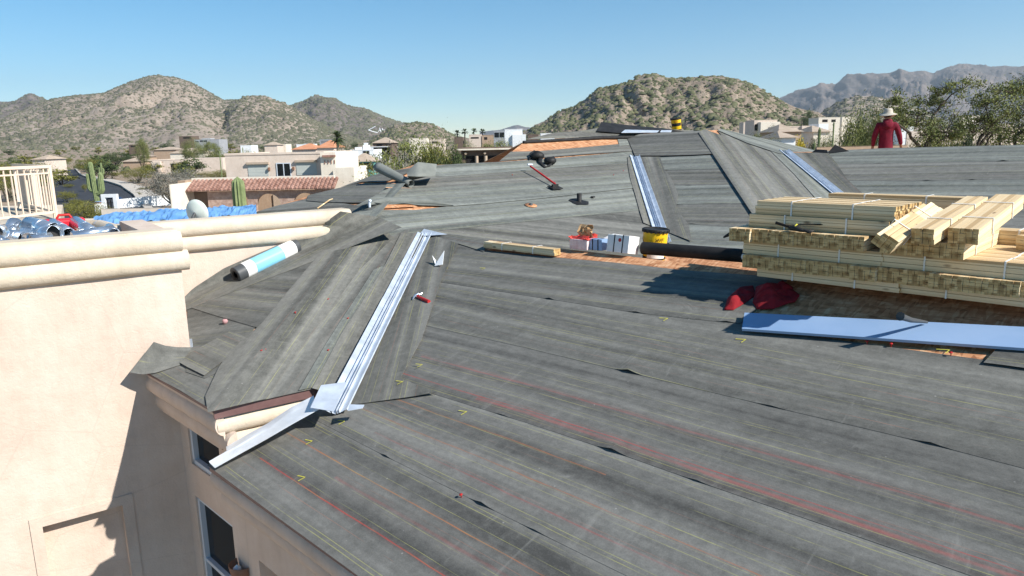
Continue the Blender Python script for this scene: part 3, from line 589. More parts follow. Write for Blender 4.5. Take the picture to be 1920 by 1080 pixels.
# left block front wall with a recessed panel: built as pieces round the recess
def wf(u,v): return hit(WF,u,v)
rl_,rr_=wf(80,990),wf(229,944); aL=float(rl_[:2]@dB); aRr=float(rr_[:2]@dB); ztop=float((rl_[2]+rr_[2])/2); aC=float(C1[:2]@dB)
def WB(a,z,c=W1c): xy=np.linalg.solve(np.array([nB,dB]),np.array([c,a])); return np.array([xy[0],xy[1],z])
a0=-3.5; th=.25
m=MB()
def slab(m,aa,ab,za,zb,c0=W1c,c1=None,mi=0):
    c1=c1 if c1 is not None else c0+th
    vs=[WB(a,z,c) for c in(c0,c1) for a,z in((aa,za),(ab,za),(ab,zb),(aa,zb))]
    m.add(vs,[(0,1,2,3),(7,6,5,4),(0,4,5,1),(1,5,6,2),(2,6,7,3),(3,7,4,0)],mi=mi)
slab(m,a0,aC,ztop,zt1); slab(m,a0,aL,GZ,ztop-.0); slab(m,aRr,aC,GZ,ztop); slab(m,aC,5.2,GZ,-2.35); slab(m,aL+.0,aRr,GZ,ztop,W1c+.15,W1c+.245)
o=hb(m,'stucco_wall',M['stucco']); 
m=MB()
for aa,ab,za,zb in((aL-.10,aRr+.10,ztop,ztop+.10),(aL-.10,aL,GZ,ztop),(aRr,aRr+.10,GZ,ztop)): slab(m,aa,ab,za,zb,W1c-.012,W1c+.01)
hb(m,'niche_trim',M['stucco'])
# side & inner roof of left block
wallbox('stucco_wall',WB(aC-.01,0,W1c+.252),WB(aC-.01,0,W2c-.002),B3*-.25,GZ,zt1-.02)
m=MB(); m.add([WB(a0,-1.12,W1c+.05),WB(aC-.05,-1.12,W1c+.05),WB(aC-.05,-1.12,W2c),WB(a0,-1.12,W2c)],[(0,1,2,3)]); hb(m,'flat_roof',M['stucco'])
for zc in(zt1-.105+.0,zt1-.30): cornice_roll('cornice_roll',WB(a0,0),WB(aC+(.07 if zc<zt1-.2 else .02),0),-M3,zc,.105)
m=MB(); slab(m,a0,aC,zt1-.08,zt1+.012,W1c,W1c+.26); hb(m,'parapet_cap',M['cornice'])
# second wall
q655=hit(W2,655,400); aE=float(q655[:2]@dB); zt2=-.875
aS=float(hit(W2,214,430)[:2]@dB)
m=MB(); slab(m,aS,aE,GZ,zt2-.02,W2c,W2c+.25); hb(m,'stucco_wall',M['stucco'])
for zc in(zt2-.1,zt2-.295): cornice_roll('cornice_roll',WB(aS,0,W2c),WB(aE,0,W2c),-M3,zc,.1)
m=MB(); slab(m,aS,aE,zt2-.1,zt2+.002,W2c,W2c+.27); hb(m,'parapet_cap',M['cornice'])
# back parapet of left block (runs on behind the scrap pile)
pb=[at(-60,418,12.2),at(120,410,12.4),at(215,408,12.6),at(215,424,11)]
xb=at(-160,415,12.); yb=at(190,413,11.6)
m=MB(); zz=-1.12
d2=yb-xb; d2[2]=0; d2/=np.linalg.norm(d2); n2_=np.array([-d2[1],d2[0],0])
P_=[xb,yb,yb+n2_*.3,xb+n2_*.3]; vs=[np.array([p[0],p[1],-3.]) for p in P_]+[np.array([p[0],p[1],p[2]]) for p in P_]
m.add(vs,[(0,1,5,4),(1,2,6,5),(2,3,7,6),(3,0,4,7),(4,5,6,7)]); o=hb(m,'parapet_wall',M['cornice'])
m=MB(); xx=at(185,412,11.6); yy=at(232,425,9.0); m.tube([xx-Z3*.12,yy-Z3*.12],[.12,.12],12); hb(m,'cornice_roll',M['cornice'])
# ---- wall under hip eave (windows) ----
wp=hit(WF,350,908); cw=float(wp[:2]@nA)
VW=vert(nA,cw)
xyc=isect(cw,W1c); aw0=float(xyc@dA); aw1=6.12
def WA(a,z,c=None): xy=np.linalg.solve(np.array([nA,dA]),np.array([cw if c is None else c,a])); return np.array([xy[0],xy[1],z])
def slabA(m,aa,ab,za,zb,c0,c1,mi=0):
    vs=[WA(a,z,c) for c in(c0,c1) for a,z in((aa,za),(ab,za),(ab,zb),(aa,zb))]
    m.add(vs,[(3,2,1,0),(4,5,6,7),(1,5,4,0),(2,6,5,1),(3,7,6,2),(0,4,7,3)],mi=mi)
wa=float(hit(VW,350,790)[:2]@dA); z1=float(hit(VW,350,790)[2]); z1b=float(hit(VW,367,926)[2]); z2=z1b-.10
z2=float(hit(VW,367,930)[2]); z3=-7.5
z1b=float(hit(VW,358,868)[2])
m=MB(); slabA(m,wa,aw0+.3,GZ,-2.25,cw,cw+.2); slabA(m,aw1,wa,z1,-2.25,cw,cw+.2); slabA(m,aw1,wa,z2,z1b,cw,cw+.2); slabA(m,aw1,wa,GZ,z3,cw,cw+.2)
hb(m,'stucco_wall',M['stucco'])
def window(zb,zt,mull=None):
    m=MB(); f=.045; c0=cw+.05
    for aa,ab,za,zb_ in((wa-.0,wa-f,zb,zt),(aw1,wa,zt-f,zt),(aw1,wa,zb,zb+f)): slabA(m,min(aa,ab),max(aa,ab),za,zb_,c0-.03,c0+.05)
    if mull: slabA(m,aw1,wa,mull-.02,mull+.02,c0-.025,c0+.04)
    w_=hb(m,'window',M['vinyl']); w_['label']='tall dark window under the felt-covered eave'
    m=MB(); slabA(m,aw1,wa,zb,zt,c0+.02,c0+.03); p=m.build('pane',M['glass'],None); p.parent=w_
window(z1b,z1); window(z3,z2,float(hit(VW,377,1046)[2]))
# backing darkness (room)
# eave of the hip: soffit, fascia and two stucco rolls, on both sides of the corner
Kz=K[2]
cornice_roll('cornice_roll',np.array([*WA(aw0+.1,0,eA3+.08)[:2],0]),np.array([*WA(K[:2]@dA,0,eA3+.08)[:2],0]),-N3,Kz-.16,.10,mat='stucco')
cornice_roll('cornice_roll',np.array([*WA(aw0+.1,0,eA3+.16)[:2],0]),np.array([*WA(K[:2]@dA-.05,0,eA3+.16)[:2],0]),-N3,Kz-.35,.11,mat='stucco')
m=MB(); slabA(m,float(K[:2]@dA)+.16,aw0+.1,Kz-.45,Kz-.06,eA3+.1,cw+.02); slabA(m,float(K[:2]@dA)-.0,aw0+.05,Kz-.075,Kz-.012,eA3+.02,eA3+.12); hb(m,'soffit',M['stucco'])
ec=float(K[:2]@nB)
def WBp(a,z,c): return WB(a,z,c)
kb=float(K[:2]@dB); ke=float(hit(PB1,612,722)[:2]@dB)
m=MB(); slab(m,kb+.0,ke,Kz-.085,Kz-.004,ec-.012,ec+.02); o=hb(m,'fascia',M['trim'])
m=MB(); slabA(m,float(K[:2]@dA),aw0+.1,Kz-.03,Kz-.004,eA3-.004,eA3+.02); o=hb(m,'drip_edge',M['trim'])
cornice_roll('cornice_roll',WB(kb+.02,0,ec+.07),WB(ke+.6,0,ec+.07),-M3,Kz-.175,.085)
cornice_roll('cornice_roll',WB(kb+.07,0,ec+.09),WB(ke+.6,0,ec+.09),-M3,Kz-.36,.10)
m=MB(); slab(m,kb+.12,ke+.6,Kz-.62,Kz-.09,ec+.09,ec+.5); hb(m,'stucco_wall',M['stucco'])
# ---- eave of the near roof ----
z0=E[2]; am=float(E[:2]@dA)
m=MB(); slabA(m,aR,am,z0-.05,z0-.002,eA-.015,eA+.02); hb(m,'drip_edge',M['trim'])
P0_,P1_=np.array([*WA(am,0,eA+.05)[:2],0]),np.array([*WA(aR,0,eA+.05)[:2],0])
cornice_roll('cornice_roll',P1_,P0_,-N3,z0-.13,.085,mat='stucco'); 
P0_,P1_=np.array([*WA(am-.02,0,eA+.12)[:2],0]),np.array([*WA(aR,0,eA+.12)[:2],0])
cornice_roll('cornice_roll',P1_,P0_,-N3,z0-.30,.09,mat='stucco')
VN=vert(nA,eA+.13); nl=hit(VN,487,1045); na=float(nl[:2]@dA); nz=float(nl[2])
m=MB(); slabA(m,na,am,GZ,z0-.03,eA+.12,eA+.5); slabA(m,na-1.2,na,nz-.02,z0-.03,eA+.12,eA+.5); slabA(m,aR,na-1.2,GZ,z0-.03,eA+.12,eA+.5); slabA(m,na-1.2,na,GZ,nz-.02,eA+.40,eA+.5); hb(m,'stucco_wall',M['stucco'])
# wall lamp (half bowl sconce)
lp=hit(VN,460,1062); m=MB(); c=lp-N3*.02; vs=[]
prof=[(.02,-.13),(.07,-.10),(.10,-.04),(.115,.04),(.11,.045),(.09,-.03),(.05,-.08)]
for r,z in prof:
    for k in range(13): th=math.pi*k/12; vs.append(c+A3*r*math.cos(th)-N3*r*math.sin(th)+Z3*z)
m.add(vs,[(i*13+k,i*13+k+1,(i+1)*13+k+1,(i+1)*13+k) for i in range(len(prof)-1) for k in range(12)],smooth=True)
M['bronze']=mk('clay_sconce',(.20,.10,.06),(.26,.14,.09),8,.7); lamp=hb(m,'wall_lamp',M['bronze']); m=MB(); m.lathe(c-N3*.05+Z3*.0,[(0,-.05),(.03,-.04),(.035,.02),(.0,.05)],10); b=m.build('bulb',M['white']); b.parent=lamp
# ---------- chalk marks and cap nails on the felt ----------
def ribbon(name,pts,pl,wd,mat,off=.026,broken=True,label=None):
    P,L=resample(hits(pl,pts),140); N=nrm(pl); m=MB()
    for i in range(140):
        if broken and vnoise(i*.33,wd*999+pts[0][0])>.55: continue
        a,b=P[i],P[i+1]; t=(b-a)/np.linalg.norm(b-a); c=np.cross(N,t); w_=wd*(.6+.5*abs(vnoise(i*.21,pts[0][1]*.1)))
        def hh(p): return off+.0+float(wav(np.array(p)))*.6
        m.add([a-c*w_+N*hh(a),b-c*w_+N*hh(b),b+c*w_+N*hh(b),a+c*w_+N*hh(a)],[(0,1,2,3)])
    o=hb(m,name,M[mat]); 
    if label:o['label']=label
for (u,v) in ((565,898),(579,830),(640,793),(787,690),(750,722),(868,775),(1245,600),(905,505),(835,505),(1770,660),(1390,640)):
    m=MB(); c=hit(PA1,u,v,.034 if u<830 and v<745 and v>500 else .014); 
    for (a,b) in (((-.05,.0),(.03,.02)),((.03,.02),(.02,-.035))):
        p=c+A3*a[0]*-1+(N3+Z3*S)*a[1]; q=c-A3*b[0]+(N3+Z3*S)*b[1]; t=(q-p)/np.linalg.norm(q-p); s_=np.cross(n1,t)*.004; m.add([p-s_,q-s_,q+s_,p+s_],[(0,1,2,3)])
    hb(m,'crayon_mark',M['chalk_y'])
nails=[(PB1,497,660),(PB1,615,565),(PA3,555,590),(PA3,492,662),(PB1,652,601),(PB1,615,661),(PA1,1487,628),(PA1,1626,646),(PA1,1671,651),(PA1,1783,668),(PA1,866,934),(PB1,1150,330),(PB1,1040,344),(PB1,960,330),(PB1,1168,322)]
nail=None
for pl,u,v in nails:
    c=hit(pl,u,v,.03)
    if nail is None:
        m=MB(); m.lathe((0,0,0),[(.0,.004),(.011,.003),(.013,0),(.004,-.001),(.003,-.03)],12,axis=nrm(PA1)); nail=m.build('cap_nail',M['red']); nail.parent=house; o=nail
    else: o=nail.copy(); COL.objects.link(o)
    o.location=Vector(c)-house.location
# ================= THINGS ON THE ROOF =================
PC=.0405
def battens(name,rows,cols,L,miss=(),seed=0):
    r=random.Random(seed); m=MB(); V=[]
    for i in range(cols):
        for k in range(rows):
            if (i,k) in miss: continue
            e0=r.uniform(-.009,.009); e1=r.uniform(-.009,.009); j=r.uniform(-.0009,.0009)
            x0,x1=e0,L+e1; j=r.uniform(-.0012,.0012); y0,y1=i*PC+.0013+j,(i+1)*PC-.0013+j; z0,z1=k*PC+.0008,(k+1)*PC-.0016+r.uniform(-.001,.0006)
            vs=[(x,y,z) for z in(z0,z1) for y in(y0,y1) for x in(x0,x1)]
            m.add(vs,[(0,2,3,1),(4,5,7,6),(0,1,5,4),(2,6,7,3)],mi=0); m.add(vs,[(0,4,6,2),(1,3,7,5)],mi=1)
    return m
def strapm(rows,cols,x):
    w_,h=cols*PC+.004,rows*PC+.004; t=.0025; m=MB(); a=.006
    m.bx(x-a,x+a,-.004-t,-.002,-.003,h,0); m.bx(x-a,x+a,w_-.002,w_+t-.002,-.003,h,0); m.bx(x-a,x+a,-.004,w_,h-.001,h+t-.001,0)
    return m
protos={}
def bundle(kind,p,ang,label,group='bundles of roofing battens stacked on the ridge',tilt=None):
    key=kind
    if key not in protos:
        rows,cols,L,miss=kind
        e=empty('lumber_bundle'); battens('battens',rows,cols,L,miss,hash(kind)%97).build('battens',[M['wood'],M['woodend']],e)
        for fx in(.28,.72): strapm(rows,cols,L*fx).build('strap',M['strap'],e)
        protos[key]=e; o=e
    else: o=copy_tree(protos[key])
    o.location=Vector(p); o.rotation_euler=(tilt or 0,0,ang) if tilt is None else Matrix.Rotation(ang,4,'Z').to_euler()
    if tilt is not None:
        o.rotation_euler=(Matrix.Rotation(ang,4,'Z')@Matrix.Rotation(tilt,4,'X')).to_euler()
    tag(o,label,'lumber bundle',group); return o
angA=math.atan2(-dA[1],-dA[0]); angN=math.atan2(nA[1],nA[0])
def PA_(a,c,z,k=.957):
    a,c=a*k,c*k; xy=np.linalg.solve(np.array([nA,dA]),np.array([c,a])); return (xy[0],xy[1],z)
K3=(3,5,1.22,()); K2=(2,5,1.22,())
ordn=['first','second','third','fourth','fifth','sixth']
def longlayer(side,lay,aL,c0,z,n,kind=K3,step=.207,start=0):
    # long side to the camera: local x along -dA (towards the right), local y along +nA
    for i in range(n):
        lab=f'sideways batten bundle in layer {lay} of the {side} lumber stack, {ordn[i]} from front'
        bundle(kind,PA_(aL+rngp(.012),c0+i*step,z),angA,lab)
def rngp(x): return float(rng.uniform(-x,x))
def endlayer(side,lay,aR,c0,z,n,kind=K3,step=.206):
    # ends to the camera: local x along nA, local y along dA (leftwards)
    for i in range(n):
        lab=f'end-on batten bundle in layer {lay} of the {side} lumber stack, {ordn[n-1-i]} from left'
        bundle(kind,PA_(aR+i*step,c0+rngp(.03),z+abs(rngp(.002))),angN+rngp(.02),lab)
SHK=.957; PC=.0405
zl=[-1.310*SHK,0,0,0,0,0,0]
zl=[zl[0]]+[zl[0]+2*PC+3*PC*i for i in range(6)]
longlayer('left',1,3.27,6.55,zl[0],6,K2); endlayer('left',2,2.16,6.49,zl[1],6,step=.203); longlayer('left',3,3.415,6.55,zl[2],6)
endlayer('left',4,2.27,6.44,zl[3],6,step=.2045,kind=(3,5,1.22,())); longlayer('left',5,3.40,6.60,zl[4],4); longlayer('left',6,3.34,6.62,zl[5],3,kind=(3,5,1.2,((2,2),)))
bundle((3,5,1.23,()),PA_(3.10,7.72,zl[5]+.01),angA,'batten bundle lying apart at the back on top of the left stack')
bundle((3,5,1.23,()),PA_(3.12,7.55,zl[4]),angA,'batten bundle at the back of the left stack, under the topmost back one')
longlayer('right',1,2.00,6.58,zl[0],6,K2); endlayer('right',2,.93,6.49,zl[1],6,step=.203); longlayer('right',3,2.17,6.56,zl[2],6)
endlayer('right',4,1.52,6.45,zl[3],3,step=.206)
bundle((3,5,1.24,()),PA_(1.75,7.62,zl[3]),angA,'batten bundle lying sideways at the back of the right stack')
bundle((3,5,1.24,()),PA_(1.35,7.33,zl[3]-.0),angA-.55,'short batten bundle lying askew on the sunny side of the right stack')
def diag(near_px,far_px,cols,lab,roll_=0.,L=1.22,miss=()):
    n0=hit(horiz(zl[4]+3*PC),*near_px) # top-left corner of the near end
    lo_,hi_=n0[1],n0[1]+L
    for _ in range(40):
        mid=(lo_+hi_)/2
        if np.linalg.norm(at(*far_px,mid)-n0)<L: lo_=mid
        else: hi_=mid
    d=at(*far_px,lo_)-n0; d/=np.linalg.norm(d); y=np.cross(Z3,d); y/=np.linalg.norm(y); z=np.cross(d,y)
    o=bundle((3,cols,L,miss),(0,0,0),0,lab); Mx=Matrix((d,y,z)).transposed().to_4x4()@Matrix.Rotation(roll_,4,'X')
    o.rotation_euler=Mx.to_euler(); off=Mx.to_3x3()@Vector((0,cols*PC,3*PC)); o.location=Vector(n0)-off; return o
diag((1708,427),(1812,367),4,'diagonal batten bundle in the middle of the three on the right lumber stack')
diag((1778,426),(1868,363),5,'rightmost and highest diagonal batten bundle on the right lumber stack')
diag((1650,430),(1738,373),4,'tipped diagonal batten bundle left of the other two on the right stack',R(33),miss=((3,2),))
# lone small bundle on the felt
p0=hit(PA1,1050,486,.03); p1=hit(PA1,908,470,.03); d=p0-p1; ang=math.atan2(d[1],d[0])
e=bundle((2,4,1.2,((3,0),(3,1))),p1+Z3*.01,ang,'small pale bundle of boards lying alone left of the cartons',group=None)
# ---- pails ----
def pail(loc,lean,label,scale=1.):
    e=empty('pail',loc,label,'pail'); 
    m=MB(); m.lathe((0,0,0),[(0,0),(.128,0),(.131,.01),(.140,.25),(.143,.33)],32); m.build('body',M['yellow'],e)
    m=MB(); m.lathe((0,0,0),[(.1312,.012),(.1345,.11)],32); m.build('black_band',M['black_pl'],e)
    m=MB(); m.lathe((0,0,0),[(.141,.325),(.152,.328),(.155,.345),(.152,.362),(.146,.365),(.14,.355),(.0,.350)],32); 
    for k in range(18):
        th=2*math.pi*k/18; c=np.array([math.cos(th)*.154,math.sin(th)*.154,.34]); m.box(c,(math.cos(th)*.006,math.sin(th)*.006,0),(-math.sin(th)*.014,math.cos(th)*.014,0),(0,0,.016))
    m.build('lid',M['black_pl'],e)
    m=MB(); pts=[(math.cos(t)*.15*1.0,-.02-math.sin(t)*.02,.27-.19*math.sin(t)) for t in np.linspace(0,math.pi,14)]; m.tube(pts,.003,6); hd=m.build('handle',M['grey_pl'],e); 
    e.rotation_euler=lean; return e
def label_patch(e,a0,a1,z0,z1,r0,r1,mat,name='label_panel'):
    m=MB(); vs=[];n=10
    for z,r in((z0,r0),(z1,r1)):
        for k in range(n+1): th=a0+(a1-a0)*k/n; vs.append((math.cos(th)*r,math.sin(th)*r,z))
    m.add(vs,[(k,k+1,n+2+k,n+1+k) for k in range(n)],smooth=True); return m.build(name,M[mat],e)
b1=pail(hit(PA1,1226,474,.01)*1.045+np.array([0,0,-.085]),(R(2),R(3),0),'yellow pail with white label and black lid behind the black felt roll')
toc=math.atan2(-b1.location.y,-b1.location.x)
label_patch(b1,toc-.9+.25,toc+.75+.25,.03,.16,.1345,.1385,'paper')
def text(s,size,mat,parent,mtx,name='lettering'):
    cv=bpy.data.curves.new(name,'FONT'); cv.body=s; cv.size=size; cv.extrude=.0006; cv.align_x='CENTER'; cv.materials.append(M[mat])
    o0=bpy.data.objects.new(name,cv); COL.objects.link(o0); bpy.context.view_layer.update(); me=bpy.data.meshes.new_from_object(o0.evaluated_get(bpy.context.evaluated_depsgraph_get())); bpy.data.objects.remove(o0); o=bpy.data.objects.new(name,me); COL.objects.link(o); o.parent=parent; o.matrix_local=mtx; return o
def txt_on_cyl(e,s,size,ang,z,r,mat,zr=0):
    mtx=Matrix.Rotation(ang+math.pi/2,4,'Z')@Matrix.Translation((0,-r-.001,z))@Matrix.Rotation(math.pi/2,4,'X')@Matrix.Rotation(zr,4,'Z'); return text(s,size,mat,e,mtx)
txt_on_cyl(b1,'SAVE',.05,toc+.35,.235,.146,'black_pl',R(4)); 
m=MB(); 
for k,(aa,ww) in enumerate(((-.35,.05),(-.05,.08),(.25,.06),(.5,.05))):
    th=toc+.15+aa; m.box((math.cos(th)*.1385,math.sin(th)*.1385,.135-(k%2)*.006),(-math.sin(th)*ww*.35,math.cos(th)*ww*.35,0),(math.cos(th)*.0015,math.sin(th)*.0015,0),(0,0,.004))
m.build('printed_text',M['grey_pl'],b1)
b2=pail(hit(PB1,1269,248,.02)+Z3*.02,(R(3),R(-8),0),'yellow and black pail standing on the main ridge')
toc=math.atan2(-b2.location.y,-b2.location.x); label_patch(b2,toc-1.2,toc+1.2,.14,.23,.138,.142,'black_pl','black_band'); txt_on_cyl(b2,'SAVE',.05,toc,.25,.146,'red')
# ---- black felt roll ----
def felt_roll(p,q,r,name,label,mats,cat='felt roll',core=.04):
    p,q=np.array(p),np.array(q); e=empty(name,p,label,cat); ax=q-p; L=np.linalg.norm(ax); ax/=L
    m=MB(); m.lathe((0,0,0),[(core,.0),(r*.98,0),(r,.01),(r,L*.5),(r*.995,L-.01),(r*.98,L),(core,L)],30,axis=ax); m.build('felt_winding',mats[0],e)
    m=MB(); m.lathe((0,0,0),[(core*.7,.006),(core,.002),(core,L-.002),(core*.7,L-.006)],16,axis=ax); m.lathe((0,0,0),[(0,.05),(core*.8,.05)],16,axis=ax); m.build('core',mats[1],e)
    return e,ax,L
c0_=PA_(4.6,6.76,0);
pL=hit(horiz(-1.28+.074),1205,465); pR=hit(horiz(-1.28+.074),1400,480)
e,ax_,L_=felt_roll(pL,pR,.072,'felt_roll','black roll of roofing felt lying in front of the yellow pail',[M['black'],M['black_pl']],core=.025)
# ---- felt roll with blue wrapper ----
P3r=(PA3[0],PA3[1]+.118*float(np.linalg.norm(PA3[0]))); q0=hit(P3r,441,516); q1=hit(P3r,556,461)
q1=q0+(q1-q0)/np.linalg.norm(q1-q0)*1.0 if False else q1
e,ax_,L_=felt_roll(q0,q1,.105,'wrapped_roll','new roll of roofing felt in blue and white wrapper lying by the stucco wall',[M['grey_pl'],M['black_pl']],core=.06)
m=MB(); m.lathe((0,0,0),[(.1075,L_*.13),(.1075,L_*.27)],30,axis=ax_); m.build('white_wrapper',M['paper'],e); m=MB(); m.lathe((0,0,0),[(.1078,L_*.72),(.1078,L_*.93)],30,axis=ax_); m.build('white_wrapper',M['paper'],e)
m=MB(); m.lathe((0,0,0),[(.1085,L_*.268),(.1085,L_*.722)],30,axis=ax_); m.build('blue_wrapper',M['wrapblue'],e)
# ---- cartons ----
def boxobj(name,parent,c,ax,ay,az,mat): m=MB(); m.box(c,ax,ay,az); o=m.build(name,M[mat],parent); b=o.modifiers.new('b','BEVEL'); b.width=.004; b.segments=2; return o
rz=lambda p:hit(PA1,*p)
# white strapped cartons
def carton(px,sz,ang,label,tiltx=0,mat='paper',straps=True,redspot=False,lift=0.):
    p=hit(PA1,px[0],px[1]); e=empty('carton',p+Z3*lift,label,'carton'); l,w_,h=sz
    boxobj('body',e,(0,0,h/2),(l/2,0,0),(0,w_/2,0),(0,0,h/2),mat)
    if straps:
        m=MB()
        for x in(-l*.17,l*.22):
            m.bx(x-.007,x+.007,-w_/2-.002,w_/2+.002,-.001,h+.002)
        m.build('strap',M['black_pl'],e)
    if redspot: m=MB(); m.lathe((l*.08,-w_/2-.0012,h*.72),[(0,.001),(.022,0)],14,axis=(0,-1,0)); m.build('round_mark',M['red'],e)
    e.rotation_euler=(tiltx,0,ang); return e
angr=math.atan2(-dA[1],-dA[0])
carton((1166,475),(.30,.20,.20),angr+.02,'white carton with two black straps and a red spot left of the yellow pail',R(-10),redspot=True,lift=.005)
carton((1121,468),(.20,.12,.13),angr+.05,'small dark blue and white carton between the torn sack and white carton',0,'pan',True)
# torn sack: red & white box with brown paper
p=hit(PA1,1094,466); e=empty('torn_sack',p,'torn red and white sack with brown paper sticking out of it','sack'); e.rotation_euler=(0,0,angr)
M['white_pl']=mk('sack_white',(.60,.42,.42),(.72,.62,.62),14,.5)
boxobj('body',e,(0,0,.06),(.135,0,0),(0,.10,0),(0,0,.06),'white_pl')
m=MB()
for k,(x0,y0,x1,y1,zt) in enumerate(((-.14,-.10,.14,-.06,.15),(-.14,.04,.14,.10,.18),(-.15,-.1,-.10,.1,.16),(.09,-.1,.15,.1,.15))):
    n=6; vs=[(x0+(x1-x0)*i/n,y0+(y1-y0)*j,.11+(zt-.11)*(j if (y1-y0)<(x1-x0) else .5)+.02*vnoise(i*.8,j+k*3.)) for j in(0,1) for i in range(n+1)]
    m.add(vs,[(i,i+1,n+2+i,n+1+i) for i in range(n)])
o=m.build('red_flap',M['cloth_red'],e)
o.data.materials[0]=mk('sack_red',(.62,.05,.04),(.70,.10,.07),8,.5); s=o.modifiers.new('t','SOLIDIFY'); s.thickness=.004
m=MB(); G=[]
for (ox,oy,tw,hh,tl) in((-.02,.02,.15,.17,.35),(.07,.05,.10,.13,-.5)):
    n=6; vs=[(ox+(i/n-.5)*tw*1.2+.02*vnoise(i*.9,j*.7,ox*9),oy+.05*vnoise(i*.6+3,j*.8,ox*7)+j/n*tl*.15,.11+j/n*hh+.01*vnoise(i*1.3,j*1.1)) for j in range(n+1) for i in range(n+1)]
    m.add(vs,[(j*(n+1)+i,j*(n+1)+i+1,(j+1)*(n+1)+i+1,(j+1)*(n+1)+i) for j in range(n) for i in range(n)])
o=m.build('brown_paper',M['card'],e); s=o.modifiers.new('t','SOLIDIFY'); s.thickness=.002
def crumple(name,pl,poly,mat,h=.05,label=None,cat=None,seed=0,n=16,thick=.002,parent=None,off=.02,sub=False):
    # crumpled sheet with an irregular outline lying on a plane
    P=[hit(pl,*q) for q in poly]; c=np.mean(P,0); N=nrm(pl); m=MB(); k=len(P); rings=12; per=k*9
    out,_=resample(P+[P[0]],per); out=out[:-1]; vs=[]
    for r in range(rings+1):
        f=r/rings
        for i in range(per):
            q=c+(out[i]-c)*f; d=off+h*(1-f**2)*(.5+.9*float(fbm(q[0]*6+seed,q[1]*6,seed*.3,3)))+h*.55*abs(float(vnoise(q[0]*11+seed,q[1]*17)))*(1.15-f); vs.append(q+N*max(.004,d))
    fs=[(r*per+i,r*per+(i+1)%per,(r+1)*per+(i+1)%per,(r+1)*per+i) for r in range(rings) for i in range(per)]
    m.add(vs,fs,smooth=True); o=m.build(name,M[mat],parent); s=o.modifiers.new('t','SOLIDIFY'); s.thickness=thick; s.offset=0
    if label: tag(o,label,cat)
    return o
crumple('paper_scrap',PA1,[(1125,452),(1150,441),(1170,444),(1150,455)],'paper',.02,'crumpled pale paper scrap behind the small carton','paper',3)
# red jacket
e=empty('jacket',hit(PA1,1430,560),'crumpled red jacket lying in the shade of the lumber','jacket')
for k,(poly,h) in enumerate((([(1358,584),(1366,560),(1388,541),(1412,538),(1418,556),(1395,572),(1375,584)],.07),([(1412,570),(1418,540),(1445,533),(1475,537),(1500,556),(1492,568),(1450,582),(1420,582)],.09),([(1440,548),(1470,532),(1488,545),(1470,556)],.11))):
    o=crumple('body' if k==1 else 'sleeve' if k==0 else 'hood',PA1,poly,'cloth_red',h,seed=k*3.3+1,thick=.006,off=.012); o.parent=e; o.matrix_parent_inverse=Matrix.Translation(-e.location)
# metal pan sheet
N=nrm(PA1); PU=(PA1[0],PA1[1]+.06); tp=[hit(PU,1396,586),hit(PU,1391,616),hit(PU,1925,653),hit(PU,2100,666),hit(PU,2100,630),hit(PU,1925,613)]
e=empty('metal_tray',tp[0],'long pale blue metal sheet lying in front of the lumber','metal sheet')
m=MB(); t_=tp; m.add(t_,[(0,1,2,5),(5,2,3,4)]); m.add(t_+[p-N*.022 for p in t_],[(0,6,7,1),(1,7,8,2),(2,8,9,3),(4,10,11,5),(5,11,6,0)])
o=m.build('sheet_metal',M['pan'],None); o.parent=e; o.matrix_parent_inverse=Matrix.Translation(-e.location)
m=MB(); PQ=lambda u,v,h:hit((PA1[0],PA1[1]+h),u,v); a=PQ(1688,593,.26); b=PQ(1738,604,.08); m.tube([a,(a*.6+b*.4)-Z3*.01,b],[.026,.02,.010],12,cap=False); m.tube([a+ (a-b)*.0,a+(b-a)*.02],[.034,.0],12,cap=False)
tag(m.build('felt_tube',M['grey_pl']),'short grey tube of felt sticking up behind the blue metal sheet','tube')
# gloves and hammer on stack
zt=zl[4]+.02; pt=hit(horiz(zl[4]-.0+.01),1505,438)
e=empty('tool_belt',PA_(2.93,6.50,zl[4]+.004),'black glove and strap with yellow trim on the front of the left lumber stack','work glove')
m=MB(); m.tube([(0,0,.025),(.05,-.03,.03),(.10,-.05,.02),(.16,-.06,.01)],[.03,.035,.028,.012],10,flat=.7); m.tube([(.03,.0,.03),(.0,.04,.04)],[.015,.01],8)
for k in range(4): m.tube([(.13,-.05-.0*k,.02),(.17+.01*k,-.07+.02*k,.012),(.20,-.075+.025*k,.005)],[.012,.011,.007],7)
o=m.build('glove',M['black_pl'],e); m=MB(); m.tube([(-.02,.01,.03),(-.1,.03,.045),(-.16,.045,.055)],[.012,.012,.014],8); m.tube([(.06,-.02,.062),(.22,.10,.06),(.32,.12,.055)],[.006,.006,.006],6); m.build('strap',M['hair'],e); m=MB(); m.tube([(.045,-.055,.03),(.06,-.03,.062),(.065,.0,.06)],[.006,.007,.005],6); m.build('trim',M['chalk_y'],e); e.rotation_euler=(0,0,angA)
m=MB(); pk_=np.array(PA_(3.52,6.60,zl[3]+.06)); m.tube([pk_,pk_-N3*.04-Z3*.02+A3*.06,pk_-N3*.05+A3*.11-Z3*.05],[.02,.018,.008],8); tag(m.build('work_glove',M['black_pl']),'black glove poking out at the left end of the left stack','work glove')
m=MB(); pb_=hit(PA1,1393,488,.04); m.tube([pb_,pb_-A3*.12],[.03,.03],12); m.tube([pb_-A3*.12,pb_-A3*.15],[.012,.012],8); tag(m.build('water_bottle',M['paper']),'small clear bottle between the black roll and the lumber','bottle')
